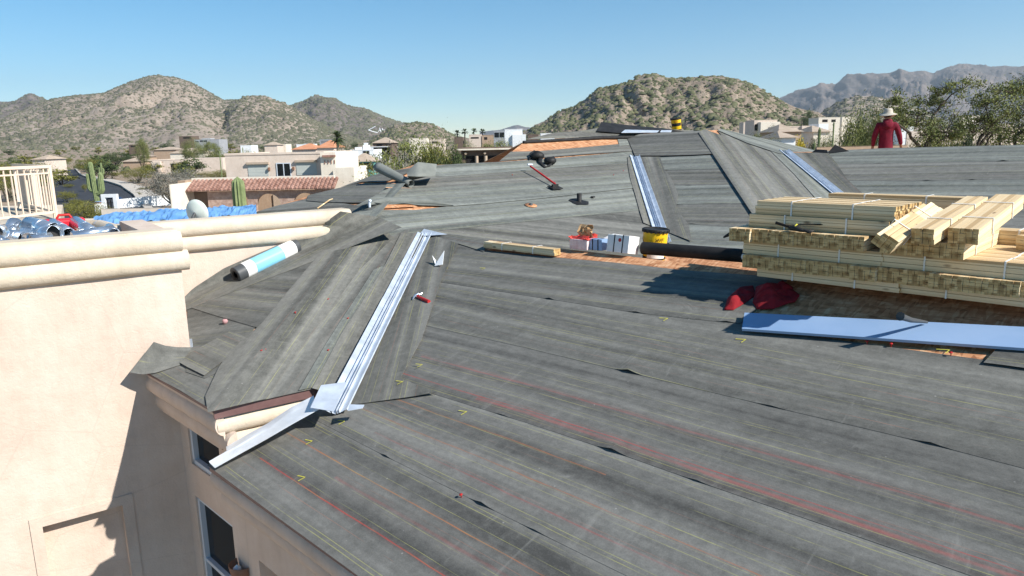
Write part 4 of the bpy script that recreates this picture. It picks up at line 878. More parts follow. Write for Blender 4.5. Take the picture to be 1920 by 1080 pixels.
# ---- tools on far felt ----
N1=nrm(PB1)
def onp(pl,pts,h): return [hit(pl,u,v,hh) for (u,v),hh in zip(pts,h if hasattr(h,'__len__') else [h]*len(pts))]
e=empty('tool_pouch',hit(PB1,1018,305,.02),'black tool belt with two pouches lying near the bare board','tool belt')
def under(o,e): o.parent=e; o.matrix_parent_inverse=Matrix.Translation(-e.location); return o
def blob(mb,c,r,n=12,seed=0):
    c=np.array(c); r=np.array(r); vs=[];H=7
    for i in range(H+1):
        ph=math.pi*i/H
        for k in range(n):
            th=2*math.pi*k/n; d=np.array([math.sin(ph)*math.cos(th),math.sin(ph)*math.sin(th),math.cos(ph)]); vs.append(c+d*r*(1+.22*float(vnoise(d[0]*2+seed,d[1]*2,d[2]*2+seed))))
    mb.add(vs,[(i*n+k,i*n+(k+1)%n,(i+1)*n+(k+1)%n,(i+1)*n+k) for i in range(H) for k in range(n)],smooth=True)
m=MB(); blob(m,hit(PB1,1006,300,.10),(.16,.14,.10),seed=1); under(m.build('pouch',M['black_pl']),e)
m=MB(); blob(m,hit(PB1,1030,309,.08),(.13,.12,.09),seed=5); under(m.build('pouch',M['black_pl']),e)
m=MB(); m.tube(onp(PB1,[(992,302),(994,296),(1000,293),(1012,298),(1012,308),(1022,316),(1030,313),(1040,306),(1036,302)],[.02,.1,.12,.1,.04,.03,.04,.08,.1]),[.008,.03,.035,.045,.045,.04,.035,.025,.02],8,flat=.5); under(m.build('belt',M['black_pl']),e)
e=empty('roofing_shovel',hit(PB1,1040,355,.02),'red long handled roofing shovel lying on the far felt slope','shovel')
m=MB(); m.tube(onp(PB1,[(992,326),(1040,353)],[.16,.08]),[.018,.02],8); under(m.build('handle',M['red']),e)
m=MB(); m.tube(onp(PB1,[(987,324),(996,324)],[.17,.17]),[.02,.02],8); under(m.build('grip',M['vinyl']),e)
m=MB(); c=hit(PB1,1040,356,.05); m.box(c,B3*.12,M3*.09+Z3*S*.09,Z3*.008); m.box(c+Z3*.03,B3*.07,M3*.02,Z3*.03); under(m.build('blade',M['black_pl']),e)
# vent stub
e=empty('vent_pipe',hit(PB1,1086,380),'short black vent pipe standing on the far felt slope','vent pipe'); m=MB(); m.lathe((0,0,0),[(.045,-.05),(.045,.17),(.036,.17),(.036,.05)],16); m.build('pipe',M['black_pl'],e); m=MB(); vs=[]
k=14
for r,z in((.0,.03),(.10,.028),(.17,.02)):
    for i in range(k): th=2*math.pi*i/k; rr=r*(1+.35*float(vnoise(i*1.1,r*9))); vs.append(np.array([math.cos(th)*rr,math.sin(th)*rr,0])+Z3*(S*(nB@np.array([math.cos(th)*rr,math.sin(th)*rr]))+z))
m.add(vs,[(a*k+i,a*k+(i+1)%k,(a+1)*k+(i+1)%k,(a+1)*k+i) for a in(0,1) for i in range(k)]); m.build('collar',M['black_pl'],e)
m=MB(); c=hit(PB1,1111,372,.03); m.box(c,B3*.03,M3*.03,Z3*.012); tag(m.build('tar_scrap',M['black_pl']),'tiny black scrap right of the vent pipe','scrap')
e=empty('pipe_collar',hit(PB1,995,387,.02),'small round tan disc with a dark centre on the far felt','pipe collar'); 
def disc(c,r,N,h=.006,k=22,r0=0.): 
    m=MB(); m.lathe((0,0,0),[(r0,h*1.2),(r,h),(r,0)],k,axis=N); return m
disc(0,.11,N1).build('disc',M['osb'],e); disc(0,.032,N1,.03).build('pipe_stub',M['grey_pl'],e)
# white vent flap
e=empty('bent_flashing',hit(PA1,830,500,.01),'small bent white metal piece standing on the felt right of the valley','metal piece')
m=MB(); c=np.array([0,0,0.]); B=lambda u,v,h:hit(PA1,u,v,h)-np.array(e.location)
m.add([B(816,503,.03),B(822,497,.03),B(838,489,.14),B(832,503,.05)],[(0,1,2,3)]); m.add([B(822,497,.03),B(814,492,.10),B(818,502,.04)],[(0,1,2)]); o=m.build('flap',M['white'],e); s=o.modifiers.new('t','SOLIDIFY'); s.thickness=.004
# hammer
e=empty('hammer',hit(PA1,790,563,.03),'hammer with a red and black grip lying right of the valley flashing','hammer')
m=MB(); a,b=B(0,0,0),0
def Be(e,u,v,h,pl=PA1): return hit(pl,u,v,h)-np.array(e.location)
m=MB(); m.tube([Be(e,784,561,.035),Be(e,806,571,.035)],[.017,.02],10); m.build('grip',M['red'],e)
m=MB(); m.tube([Be(e,779,559,.034),Be(e,785,562,.035)],[.008,.009],8); m.tube([Be(e,775,566,.03),Be(e,779,560,.035),Be(e,786,556,.035)],[.006,.015,.016],10); m.tube([Be(e,787,558,.035),Be(e,793,555,.035)],[.014,.014],10); m.build('head',M['duct'],e)
# snap hook / small thing
m=MB(); blob(m,hit(PA3,424,608,.035),(.03,.03,.03),8,3); tag(m.build('tape_wad',mk('pink_tape',(.45,.25,.25),None,rough=.7)),'small wad of pinkish tape on the felt by the wall','tape')
m=MB(); p=hit(PB1,693,391,.02); m.tube([p,p+Z3*.09],[.02,.02],8); m.tube([p+Z3*.09,p+Z3*.11+B3*.03],[.03,.02],8); tag(m.build('metal_stub',M['vinyl']),'small grey metal pipe cap beside the folded felt edge','pipe cap')
m=MB(); p=hit(PA3,362,652,.05); m.box(p,(.012,0,0),(0,.004,0),(0,0,.05)); hb(m,'step_flashing',M['galv'])
m=MB(); m.tube([hit(PA3,596,394,.03),hit(PA3,620,381,.06),hit(PA3,626,379,.06)],[.012,.012,.01],8); tag(m.build('wooden_stake',M['wood']),'thin pale wooden strip lying on the dark hip beyond the parapet','strip')
# ---------- scrap ducts behind the parapet ----------
zf=-1.12
def du(u,v,Y): return at(u,v,Y)
def duct(p,q,r,label,r2=None,elbow=None,mat='duct',open_=True):
    e=empty('duct_pipe',p,label,'duct',None); p0=np.array(p,float); m=MB(); pts=[np.zeros(3)]+([np.array(elbow)-p0] if elbow is not None else [])+[np.array(q)-p0]
    m.tube(pts,[r]*(len(pts)-1)+[r2 or r],18,cap=False); o=m.build('sleeve',M[mat],e); s=o.modifiers.new('t','SOLIDIFY'); s.thickness=.003
    d=pts[0]-pts[1]; d/=np.linalg.norm(d); m=MB(); m.lathe(pts[0]-d*.10,[(0,0),(r*.97,0)],18,axis=d); m.build('inner_shade_disc',M['black_pl'],e)  # black disc across the pipe paints the shade within the duct mouth
    m=MB(); m.lathe(pts[1]*.55,[(r*1.0,-.006),(r*1.05,-.004),(r*1.05,.004),(r*1.0,.006)],18,axis=d); m.build('seam_bead',M[mat],e)
    return e
for args in [
 ((104,437,7.6),(70,442,7.9),.085,'galvanised duct with a wide dark open end, right of centre in the scrap pile'),
 ((5,434,7.4),(-30,440,7.5),.07,'galvanised duct with a dark open end at the left edge of the picture'),
 ((55,420,8.2),(102,432,7.9),.085,'blue-tinted duct sloping down in the middle of the scrap pile'),
 ((100,421,8.2),(130,440,7.7),.07,'long duct pointing down to the right beside the red can'),
 ((142,416,8.3),(175,437,7.8),.065,'duct tilted beside the red can, right of it'),
 ((135,444,7.6),(213,431,7.9),.055,'slender duct lying along the parapet at the right end of the pile'),
 ((52,441,7.9),(100,438,8.1),.07,'duct lying level under the sloping blue-tinted one'),
 ((60,455,7.45),(96,448,7.6),.075,'shiny duct lying low against the front parapet'),
 ((14,441,7.6),(42,447,7.6),.07,'crumpled duct length at the left of the scrap pile'),
 ((28,419,8.2),(18,441,8.0),.08,'dented duct cone leaning at the back left of the pile'),
 ((205,427,8.1),(214,437,7.8),.05,'short duct stub at the right tip of the scrap pile'),
 ((78,422,8.3),(92,436,8.0),.06,'upright duct piece behind the dark open end'),
 ]:
    p,q,r,lab=args; duct(du(*p),du(*q),r,lab)
def flatmetal(px,Y,label):
    m=MB(); P=[du(u,v,Y+d) for (u,v,d) in px]; c=np.mean(P,0); k=len(P)
    out,_=resample(P+[P[0]],k*4); out=out[:-1]; vs=[c+.0]; 
    for f in(.5,1.):
        for i,p in enumerate(out): vs.append(c+(p-c)*f+np.array([.03*vnoise(i*.7,f*3,Y),.03*vnoise(i*.9,f*2,Y+3),.03*vnoise(i*.6,f*5,Y)]))
    n=len(out); m.add(vs,[(0,1+i,1+(i+1)%n) for i in range(n)]+[(1+i,1+n+i,1+n+(i+1)%n,1+(i+1)%n) for i in range(n)],smooth=True)
    o=m.build('metal_scrap',M['duct']); s=o.modifiers.new('t','SOLIDIFY'); s.thickness=.002; tag(o,label,'metal scrap')
flatmetal([(30,418,0),(38,416,0),(38,434,0),(10,436,-.2)],8.1,'bent metal scrap standing at the back left of the pile')
flatmetal([(38,426,.1),(75,432,.2),(60,440,-.2),(40,438,-.3)],7.8,'shiny folded metal scrap in the middle of the pile')
flatmetal([(0,440,0),(14,446,0),(16,456,-.2),(0,459,-.2)],7.3,'pale metal scrap at the lower left of the pile')
flatmetal([(40,449,0),(66,447,0),(60,455,-.1),(38,457,-.2)],7.35,'torn metal scrap lying low next to the parapet')
flatmetal([(150,430,0),(165,428,.1),(160,441,0),(140,442,0)],7.8,'creased metal scrap below the red can')
flatmetal([(212,428,0),(226,432,.0),(228,441,0),(214,442,0)],7.9,'wad of metal foil at the right tip of the pile')
m=MB(); c=du(122,421,8.3); m.box(c,B3*.20,M3*.09,Z3*.07); o=m.build('body',M['red'],None); e=empty('gas_can',c-Z3*.07,'bright red plastic can among the scrap ducts','can'); under(o,e); o.data.materials[0]=mk('bright_red',(.62,.015,.03),None,rough=.45); b=o.modifiers.new('b','BEVEL'); b.width=.03; b.segments=3
m=MB(); m.tube([c+B3*-.08+Z3*.06,c+B3*-.05+Z3*.11,c+B3*.05+Z3*.11,c+B3*.08+Z3*.06],.014,8); under(m.build('handle',M['red']),e)
m=MB(); blob(m,du(9,457,7.25),(.05,.04,.035),9,4); tag(m.build('rag',mk('brick_rag',(.42,.12,.08),(.25,.07,.05),20,.9)),'small brick red rag at the far left on the parapet','rag')
# ---------- tarp and dish ----------
zt_=-1.30
m=MB(); nx,ny=70,12; vs=[]
L0=[at(176,410,12.2),at(176,430,11.2)]; R0=[at(481,391,14.2),at(482,412,12.6)]
for j in range(ny+1):
    for i in range(nx+1):
        p=(L0[1]*(1-j/ny)+L0[0]*j/ny)*(1-i/nx)+(R0[1]*(1-j/ny)+R0[0]*j/ny)*i/nx
        h=.02+.10*math.sin(math.pi*min(1,j/ny*.9+.1))*min(1,i/nx*8+.15)+.05*float(fbm(i*.22,j*.45,0,4))+.03*float(vnoise(i*.9,j*1.1))
        vs.append(p+Z3*(h+.02))
m.add(vs,[(j*(nx+1)+i,j*(nx+1)+i+1,(j+1)*(nx+1)+i+1,(j+1)*(nx+1)+i) for j in range(ny) for i in range(nx)],smooth=False); o=m.build('tarp',M['blue']); s=o.modifiers.new('t','SOLIDIFY'); s.thickness=.004; tag(o,'crumpled blue tarpaulin spread behind the parapet','tarp')
m=MB(); q=[at(150,440,10.6),at(486,425,12.3),at(486,392,14.4),at(150,412,12.6)]; m.add(q+[p-Z3*.5 for p in q],[(0,1,2,3),(0,4,5,1),(1,5,6,2),(2,6,7,3),(3,7,4,0)]); o=hb(m,'flat_roof',M['stucco']); o.location.z-=.03
e=empty('satellite_dish',at(367,424,11.4),'pale round satellite dish seen from behind beside the blue tarp','satellite dish')
c=at(367,399,11.4)-np.array(e.location); axd=np.array([.28,.95,.12]); m=MB(); m.lathe(c,[(0,-.02),(.08,-.015),(.15,.005),(.20,.035),(.205,.037),(.20,.028),(.15,-.004),(0,-.03)],30,axis=axd); o=m.build('reflector',mk('dish_paint',(.60,.66,.60),(.66,.71,.65),4,.6),e)
m=MB(); m.tube([c-axd*.02,c-axd*.08-Z3*.05,(c[0],c[1]-.1,-.1)],.02,8); m.build('mast',M['grey_pl'],e)
# ---------- railing ----------
def railing(p,q,h,npick,label,post=.05,pick=.016,name='railing'):
    p,q=np.array(p,float),np.array(q,float); e=empty(name,p,label,'railing'); d=q-p; L=np.linalg.norm(d); u=d/L; w_=np.cross(u,Z3); w_/=np.linalg.norm(w_)
    mat=M['railp']; m=MB(); m.box(d/2+Z3*h,d/2,w_*.022,Z3*.022); m.build('top_rail',mat,e); m=MB(); m.box(d/2+Z3*.1,d/2,w_*.018,Z3*.018); m.build('bottom_rail',mat,e); m=MB(); m.box(d/2+Z3*(h-.1),d/2,w_*.012,Z3*.012); m.build('middle_rail',mat,e)
    for f in(0,1): m=MB(); m.box(d*f+Z3*(h/2),u*post/2,w_*post/2,Z3*(h/2+.02)); m.build('post',mat,e)
    pm=None
    for i in range(npick):
        c=d*(i+1)/(npick+1)+Z3*(h/2+.03)
        if pm is None: m=MB(); m.box((0,0,0),u*pick/2,w_*pick/2,Z3*(h/2-.05)); pm=m.build('picket',mat,e); o=pm
        else: o=pm.copy(); COL.objects.link(o)
        o.location=Vector(c)
    return e
M['railp']=mk('railing_paint',(.66,.53,.42),(.70,.58,.46),3,.6)
zb=at(105,409,11.5)[2]; P1=at(105,409,11.5); hR=float(at(97,312,11.5)[2]-zb)
Q0=at(-110,424,9.6); Q0[2]=P1[2]
railing(P1,Q0,hR,15,'cream metal railing at the left edge on the roof deck, nearer run')
Q1=at(38,395,13.9); Q1[2]=P1[2]
railing(P1,Q1,hR,13,'cream metal railing run receding from the corner post')
m=MB(); a_=at(48,400,13.6); b_=at(76,402,13.0); a_[2]=b_[2]=P1[2]; d=b_-a_; w_=np.array([-d[1],d[0],0]); w_/=np.linalg.norm(w_); m.box((a_+b_)/2+Z3*.36,d/2,w_*.05,Z3*.34); m.box((a_+b_)/2+Z3*.71,d/2*1.05,w_*.07,Z3*.02); tag(m.build('deck_pier',M['stucco']),'solid stucco pier standing behind the cream railing','wall pier')
m=MB(); q=[at(-160,440,9.0),at(112,411,11.2),at(120,400,14.6),at(-160,405,14.6)]
for p in q: p[2]=P1[2]-.01
m.add(q+[p-Z3*2 for p in q],[(0,1,2,3),(0,4,5,1),(1,5,6,2),(3,7,4,0)]); hb(m,'roof_terrace',M['cornice'])
# ---------- roofer ----------
PY=18.0; hat=at(1666,203,PY); hz=hat[2]; px_=hat[0]; fz=hz-1.80
per=empty('person',(px_,PY,fz),'roofer in dark red hooded shirt and pale wide-brimmed hat standing beyond the low ridge','person')
yaw=math.atan2(px_,PY)
def skin_body():
    # vertices: (x,y,z,r) facing +y (away); left arm = -x
    J={'pelvis':(0,0,.95,.155,.115),'waist':(0,.01,1.08,.145,.11),'chest':(0,.0,1.30,.175,.125),'should':(0,-.01,1.43,.15,.10),'neck':(0,.0,1.52,.062,.062),'head0':(0,.015,1.60,.075,.085),'head1':(0,.02,1.70,.078,.09),
     'hipL':(-.10,0,.90,.105,.11),'kneeL':(-.13,.03,.50,.065,.07),'ankL':(-.15,-.03,.10,.045,.05),'toeL':(-.17,.14,.04,.045,.035),
     'hipR':(.10,0,.90,.105,.11),'kneeR':(.12,.0,.50,.065,.07),'ankR':(.13,-.05,.10,.045,.05),'toeR':(.15,.12,.04,.045,.035),
     'shL':(-.185,-.005,1.41,.075,.07),'elL':(-.265,-.02,1.14,.052,.052),'wrL':(-.275,.06,.90,.034,.03),'haL':(-.28,.08,.84,.036,.022),
     'shR':(.185,-.005,1.41,.075,.07),'elR':(.28,-.03,1.15,.052,.052),'wrR':(.335,.02,.93,.034,.03),'haR':(.345,.04,.87,.036,.022)}
    E_=[('pelvis','waist'),('waist','chest'),('chest','should'),('should','neck'),('neck','head0'),('head0','head1'),('pelvis','hipL'),('hipL','kneeL'),('kneeL','ankL'),('ankL','toeL'),('pelvis','hipR'),('hipR','kneeR'),('kneeR','ankR'),('ankR','toeR'),('should','shL'),('shL','elL'),('elL','wrL'),('wrL','haL'),('should','shR'),('shR','elR'),('elR','wrR'),('wrR','haR')]
    for s_,sx in(('L',-1),('R',1)):
        hx,hy,hz_=J['ha'+s_][:3]
        for k in range(4):
            o=(k-1.5)*.019; ln=(.05,.058,.054,.042)[k]; J[f'f{s_}{k}a']=(hx+sx*.004,hy+o,hz_-.03,.0105,.0105); J[f'f{s_}{k}b']=(hx-sx*.004,hy+o*1.1,hz_-.03-ln*.6,.0095,.0095); J[f'f{s_}{k}c']=(hx-sx*.022,hy+o*1.1,hz_-.03-ln,.008,.008)
            E_+= [('ha'+s_,f'f{s_}{k}a'),(f'f{s_}{k}a',f'f{s_}{k}b'),(f'f{s_}{k}b',f'f{s_}{k}c')]
        J[f't{s_}']=(hx-sx*.01,hy+.045,hz_-.0,.012,.012); J[f't{s_}b']=(hx-sx*.02,hy+.06,hz_-.035,.009,.009); E_+=[('wr'+s_,f't{s_}'),(f't{s_}',f't{s_}b')]
    return J,E_
def skinned(name,J,E_,mat,parent,root='pelvis',sub=2,grow=0.,keys=None):
    keys=keys or list(J); ix={k:i for i,k in enumerate(keys)}; me=bpy.data.meshes.new(name); me.from_pydata([J[k][:3] for k in keys],[(ix[a],ix[b]) for a,b in E_ if a in ix and b in ix],[]); me.materials.append(mat)
    o=bpy.data.objects.new(name,me); link(o,parent); sk=o.modifiers.new('skin','SKIN'); sk.use_smooth_shade=True
    for k in keys: v=me.skin_vertices[0].data[ix[k]]; v.radius=(J[k][3]+grow,J[k][4]+grow); v.use_root=(k==root)
    s=o.modifiers.new('s','SUBSURF'); s.levels=sub; s.render_levels=sub; return o
J,E_=skin_body(); JB=dict(J)
for k_ in('pelvis','waist','chest','should','shL','shR','elL','elR','hipL','hipR','kneeL','kneeR'): x_=J[k_]; JB[k_]=(x_[0],x_[1],x_[2],x_[3]*.78,x_[4]*.78)
skinned('body',JB,E_,M['skin'],per)
sh=[k for k in J if k in('pelvis','waist','chest','should','shL','elL','wrL','shR','elR','wrR')]
J2={k:J[k] for k in sh}; J2['pelvis']=(0,0,.70,.175,.14); J2['waist']=(0,.01,1.06,.155,.12); J2['neckb']=(0,-.01,1.49,.085,.08); J2['hood']=(0,-.10,1.42,.07,.05)
skinned('hooded_shirt',J2,[e_ for e_ in E_ if e_[0] in J2 and e_[1] in J2]+[('should','neckb')],M['shirt'],per,grow=.014)
m=MB(); blob(m,(0,-.10,1.41),(.125,.07,.10),14,2); blob(m,(0,-.03,1.50),(.105,.09,.055),14,5); m.build('hood',M['shirt'],per)
tr=[k for k in J if k in('pelvis','hipL','kneeL','ankL','hipR','kneeR','ankR')]; J3={k:J[k] for k in tr}; J3['pelvis']=(0,0,.80,.09,.08); J3['hipL']=(-.08,0,.74,.055,.06); J3['hipR']=(.08,0,.74,.055,.06); skinned('trousers',J3,[e_ for e_ in E_ if e_[0] in J3 and e_[1] in J3],M['denim'],per,grow=.02)
m=MB()
for t in('toeL','toeR'):
    x,y=J[t][0],J[t][1]; blob(m,(x,y-.08,.05),(.055,.15,.055),12,1)
m.build('shoes',M['hair'],per)
m=MB(); blob(m,(0,.02,1.66),(.085,.098,.11),14,7); blob(m,(0,-.01,1.665),(.088,.095,.10),14,9); hr=m.build('hair',M['hair'],per)
m=MB(); blob(m,(0,.125,1.63),(.014,.02,.022),8,2)
for sx in(-1,1): blob(m,(sx*.083,.015,1.64),(.014,.024,.034),8,3)
m.build('nose_and_ears',M['skin'],per)
m=MB(); 
for sx in(-1,1): blob(m,(sx*.034,.108,1.665),(.013,.008,.008),8,1)
m.build('eyes',M['hair'],per)
m=MB(); vs=[];k=28
for r,z in((0.0,1.80),(.05,1.798),(.085,1.785),(.098,1.735),(.106,1.685),(.15,1.660),(.195,1.635),(.20,1.625),(.15,1.648),(.10,1.67)):
    for i in range(k):
        th=2*math.pi*i/k; w_=(.035*math.cos(th*2+.4)*(r/.2)**2)+.012*math.sin(3*th)*(r/.2)**2; vs.append((r*math.cos(th),r*1.08*math.sin(th)+.01,z+w_-.015*(r/.2)*math.sin(th)))
m.add(vs,[(j*k+i,j*k+(i+1)%k,(j+1)*k+(i+1)%k,(j+1)*k+i) for j in range(9) for i in range(k)],smooth=True); m.build('sun_hat',M['straw'],per)
per.rotation_euler=(0,0,-yaw+.12)
# ================= LAND, HILLS, NEIGHBOURHOOD =================
def TZ(x,y):
    d=np.hypot(x,y); d=np.asarray(d,float); base=-9.0+.019*np.clip(d-190,0,900)+.004*np.clip(d-1100,0,9000)
    return base+1.2*fbm(np.asarray(x)/90.,np.asarray(y)/90.,0,3)*np.clip(d/120-.4,0,1)
def gp(u,Y):
    d=ray(u,horv(u)); p=d*(Y/d[1]); return np.array([p[0],p[1],float(TZ(p[0],p[1]))])
M['ground']=mk('desert_soil',(.20,.145,.10),(.36,.28,.21),.35,.95,bmp=.3,lo=.3,hi=.7,detail=8)
# ground sheet
rs=np.concatenate([np.linspace(6,120,40),np.geomspace(125,9000,80)]); th=np.linspace(-R(75),R(75),150)
X=np.sin(th)[None,:]*rs[:,None]; Y=np.cos(th)[None,:]*rs[:,None]; Zg=TZ(X,Y)
ix=np.arange(X.size).reshape(X.shape); Fq=np.stack([ix[:-1,:-1],ix[:-1,1:],ix[1:,1:],ix[1:,:-1]],-1).reshape(-1,4)[:,::-1]
o=fast_mesh('ground',np.stack([X,Y,Zg],-1).reshape(-1,3),Fq,M['ground'],None,True); tag(o,kind='structure')
m=MB(); q=[(-60,-30),(60,-30),(60,8),(-60,8)]; m.add([(x,y,-9.3) for x,y in q],[(0,1,2,3)]); tag(m.build('yard',M['ground']),kind='structure')
def rock(name,c1,c2,c3,sc,green,bs=.6):
    m,n,b=nodes(name); b.inputs['Roughness'].default_value=.95; b.inputs['Specular IOR Level'].default_value=.1
    tc=NN(n,'ShaderNodeTexCoord').outputs['Object']
    x=math_(n,'ADD',math_(n,'MULTIPLY',noise(n,tc,1.3/sc,6,.7),.6),math_(n,'MULTIPLY',noise(n,tc,9./sc,6,.75),.5))
    col=ramp(n,x,[(.38,c1),(.54,c2),(.68,c3)])
    vo=NN(n,'ShaderNodeTexVoronoi'); vo.inputs['Scale'].default_value=14./sc; n.links.new(tc,vo.inputs['Vector'])
    col=mixc(n,ramp(n,vo.outputs['Distance'],[(.15,(.55,.55,.55)),(.42,(0,0,0))]),col,green)
    n.links.new(col,b.inputs['Base Color']); bump(n,b,noise(n,tc,6./sc,8,.7),bs*.6,sc*.07); return m
M['rock_near']=rock('hill_rock',(.165,.13,.10),(.25,.20,.155),(.34,.28,.22),22,(.085,.085,.045),.8)
M['rock_mid']=rock('mountain_rock',(.225,.18,.145),(.30,.245,.20),(.38,.315,.26),60,(.08,.085,.05),.8)
M['rock_dark']=rock('dark_mountain_rock',(.10,.085,.075),(.16,.135,.12),(.24,.20,.17),90,(.07,.07,.05),.8)
M['rock_far']=rock('far_range_rock',(.07,.065,.065),(.13,.115,.11),(.24,.19,.16),500,(.07,.075,.06),1.)
def hill(name,crest,Dc,depth,mat,label=None,rough=1.,nf=14.,seed=0,back=.8,nu=170,base=None,pw=1.25):
    us=np.array([c[0] for c in crest],float); vs=np.array([c[1] for c in crest],float)
    U=np.linspace(us[0],us[-1],nu); Vc=np.interp(U,us,vs)
    # smooth slightly
    k=np.array([.25,.5,.25]); Vc=np.convolve(np.pad(Vc,1,'edge'),k,'valid')
    dirs=np.array([ray(u,horv(u)) for u in U]); dirs/=dirs[:,1][:,None]
    crest_z=np.array([at(u,v,Dc)[2] for u,v in zip(U,Vc)])
    S_=np.linspace(-1,1,90); P=np.zeros((len(S_),nu,3))
    for i,s in enumerate(S_):
        Yd=Dc+depth*(s if s<0 else s*back)
        x=dirs[:,0]*Yd; y=np.full(nu,Yd); g=TZ(x,y)-2
        f=(1-abs(s)**pw) if s<0 else (1-s**1.6); 
        z=g+(crest_z-TZ(dirs[:,0]*Dc,np.full(nu,Dc))+2)*np.clip(f,0,1)
        H_=np.maximum(0,crest_z-g)
        w_=np.sin(np.pi*np.clip(1-abs(s),0,1))**.7 if s<0 else (1-s)*.6
        xx=x/Dc*nf; yy=Yd/Dc*nf
        rid=fbm(xx*1.3+seed,yy*.55,seed,5); det=fbm(xx*6+seed,yy*4,seed+3,5)
        n_=(rid*.30-np.abs(fbm(xx*2.1+9,yy*.6,seed+7,4))*.35)*w_*.8 + det*.03*(w_+.18)
        z=z+H_*n_*rough*.8
        P[i]=np.stack([x,y,z],1)
    ix=np.arange(P.shape[0]*nu).reshape(P.shape[0],nu); Fq=np.stack([ix[:-1,:-1],ix[:-1,1:],ix[1:,1:],ix[1:,:-1]],-1).reshape(-1,4)[:,::-1]
    o=fast_mesh(name,P.reshape(-1,3),Fq,M[mat],None,False); tag(o,kind='structure'); return P
ICO=None
def scatter(name,P,n,s0,s1,mat,seed,hmin=0.,flat=.75,region=(0,46),fog=None,clus=0.,squash=1.):
    r=np.random.default_rng(seed); A=P[region[0]:region[1]]; h,w_=A.shape[:2]
    cnt=0; pts=[]
    fi=r.random(n*4)*(h-1.01); fj=r.random(n*4)*(w_-1.01); i=fi.astype(int); j=fj.astype(int); a=(fi-i)[:,None]; b=(fj-j)[:,None]
    Q=(A[i,j]*(1-a)*(1-b)+A[i+1,j]*a*(1-b)+A[i,j+1]*(1-a)*b+A[i+1,j+1]*a*b)
    if clus: keep=vnoise(Q[:,0]*clus,Q[:,1]*clus)+r.random(len(Q))*.9>.35; Q=Q[keep]
    Q=Q[:n]; n=len(Q)
    base=np.array([(1,0,0),(.31,.95,0),(-.81,.59,0),(-.81,-.59,0),(.31,-.95,0),(.5,.36,.8),(-.55,.2,.85),(.0,-.55,.82)],float)
    faces=[(0,1,5),(1,2,6),(2,3,6),(3,4,7),(4,0,7),(5,6,7),(0,5,7),(1,6,5),(3,7,6)]
    s=s0+(s1-s0)*r.random(n)**2; rot=r.random(n)*6.28
    V=np.repeat(base[None],n,0)*(1+.5*(r.random((n,8,1))-.5)); c,si=np.cos(rot)[:,None],np.sin(rot)[:,None]
    x=V[...,0]*c-V[...,1]*si; y=V[...,0]*si+V[...,1]*c; z=V[...,2]*flat-.15
    V=np.stack([x,y,z],-1)*s[:,None,None]+Q[:,None,:]
    Fq=(np.array(faces)[None]+8*np.arange(n)[:,None,None]).reshape(-1,3)
    o=fast_mesh(name,V.reshape(-1,3),Fq,mat); tag(o,kind='stuff'); return o
def leafm(name,c1,c2,sc=1.2): 
    m,n,b=nodes(name); b.inputs['Roughness'].default_value=.75; b.inputs['Specular IOR Level'].default_value=.2
    tc=NN(n,'ShaderNodeTexCoord').outputs['Object']; x=math_(n,'ADD',math_(n,'MULTIPLY',noise(n,tc,sc,3,.6),.6),math_(n,'MULTIPLY',noise(n,tc,sc*9,3,.7),.4))
    n.links.new(ramp(n,x,[(.36,c1),(.62,c2)]),b.inputs['Base Color']); return m
M['shrub']=leafm('shrub_leaves',(.065,.073,.038),(.14,.14,.075),.05)
M['shrub_far']=leafm('far_shrub_leaves',(.085,.085,.055),(.15,.145,.095),.01)
M['boulder']=mk('boulder_rock',(.17,.135,.105),(.33,.265,.21),.15,.95,lo=.3,hi=.7)
# far ranges
hill('far_range',[(1380,200),(1455,187),(1480,175),(1500,168),(1522,160),(1532,154),(1545,158),(1560,158),(1582,140),(1600,138),(1640,137),(1662,135),(1672,131),(1680,128),(1692,132),(1712,131),(1725,131),(1738,137),(1750,132),(1765,124),(1783,120),(1800,118),(1820,121),(1840,124),(1870,122),(1895,124),(1920,120),(1990,126),(2100,140),(2300,190)],5200,1700,'rock_far',nf=26,seed=3,rough=1.3,nu=420,pw=1.05)
hill('far_hills',[(900,247),(940,243),(955,238),(968,234),(985,238),(1010,240),(1080,246)],7000,900,'rock_far',nf=20,seed=5,nu=60)
P_b=hill('far_mountain',[(-350,205),(-200,190),(-80,196),(0,192),(20,189),(40,188),(58,181),(68,176),(76,174),(86,179),(98,185),(115,192),(150,200),(260,220)],2300,700,'rock_dark',nf=22,seed=8,nu=150)
P_c=hill('dark_mountain',[(500,240),(548,197),(566,192),(580,188),(592,181),(602,178),(615,181),(632,183),(645,190),(660,198),(672,200),(690,203),(710,213),(730,222),(750,228),(775,233),(800,240),(840,252),(880,262)],2100,700,'rock_dark',nf=26,seed=12,nu=160)
P_l=hill('mountain',[(-420,240),(-250,225),(-100,222),(0,225),(60,206),(100,190),(113,186),(150,181),(180,177),(208,174),(225,166),(240,160),(262,151),(280,145),(298,140),(312,139),(325,141),(342,143),(358,148),(378,157),(400,170),(415,180),(430,187),(445,186),(470,190),(520,205),(560,215),(600,232),(640,250),(700,275)],1450,800,'rock_mid',nf=18,seed=21,nu=300,pw=1.1)
P_k=hill('knob_hill',[(380,260),(420,225),(436,196),(450,187),(468,180),(480,178),(500,177),(514,180),(524,187),(540,192),(552,199),(565,208),(580,215),(595,225),(615,236),(640,248),(690,270)],1000,330,'rock_mid',nf=15,seed=31,nu=150,pw=1.0)
P_s=hill('small_hill',[(690,268),(710,255),(725,244),(742,234),(755,233),(770,230),(790,229),(808,231),(822,237),(838,245),(850,254),(875,266)],800,170,'rock_near',nf=12,seed=37,nu=90)
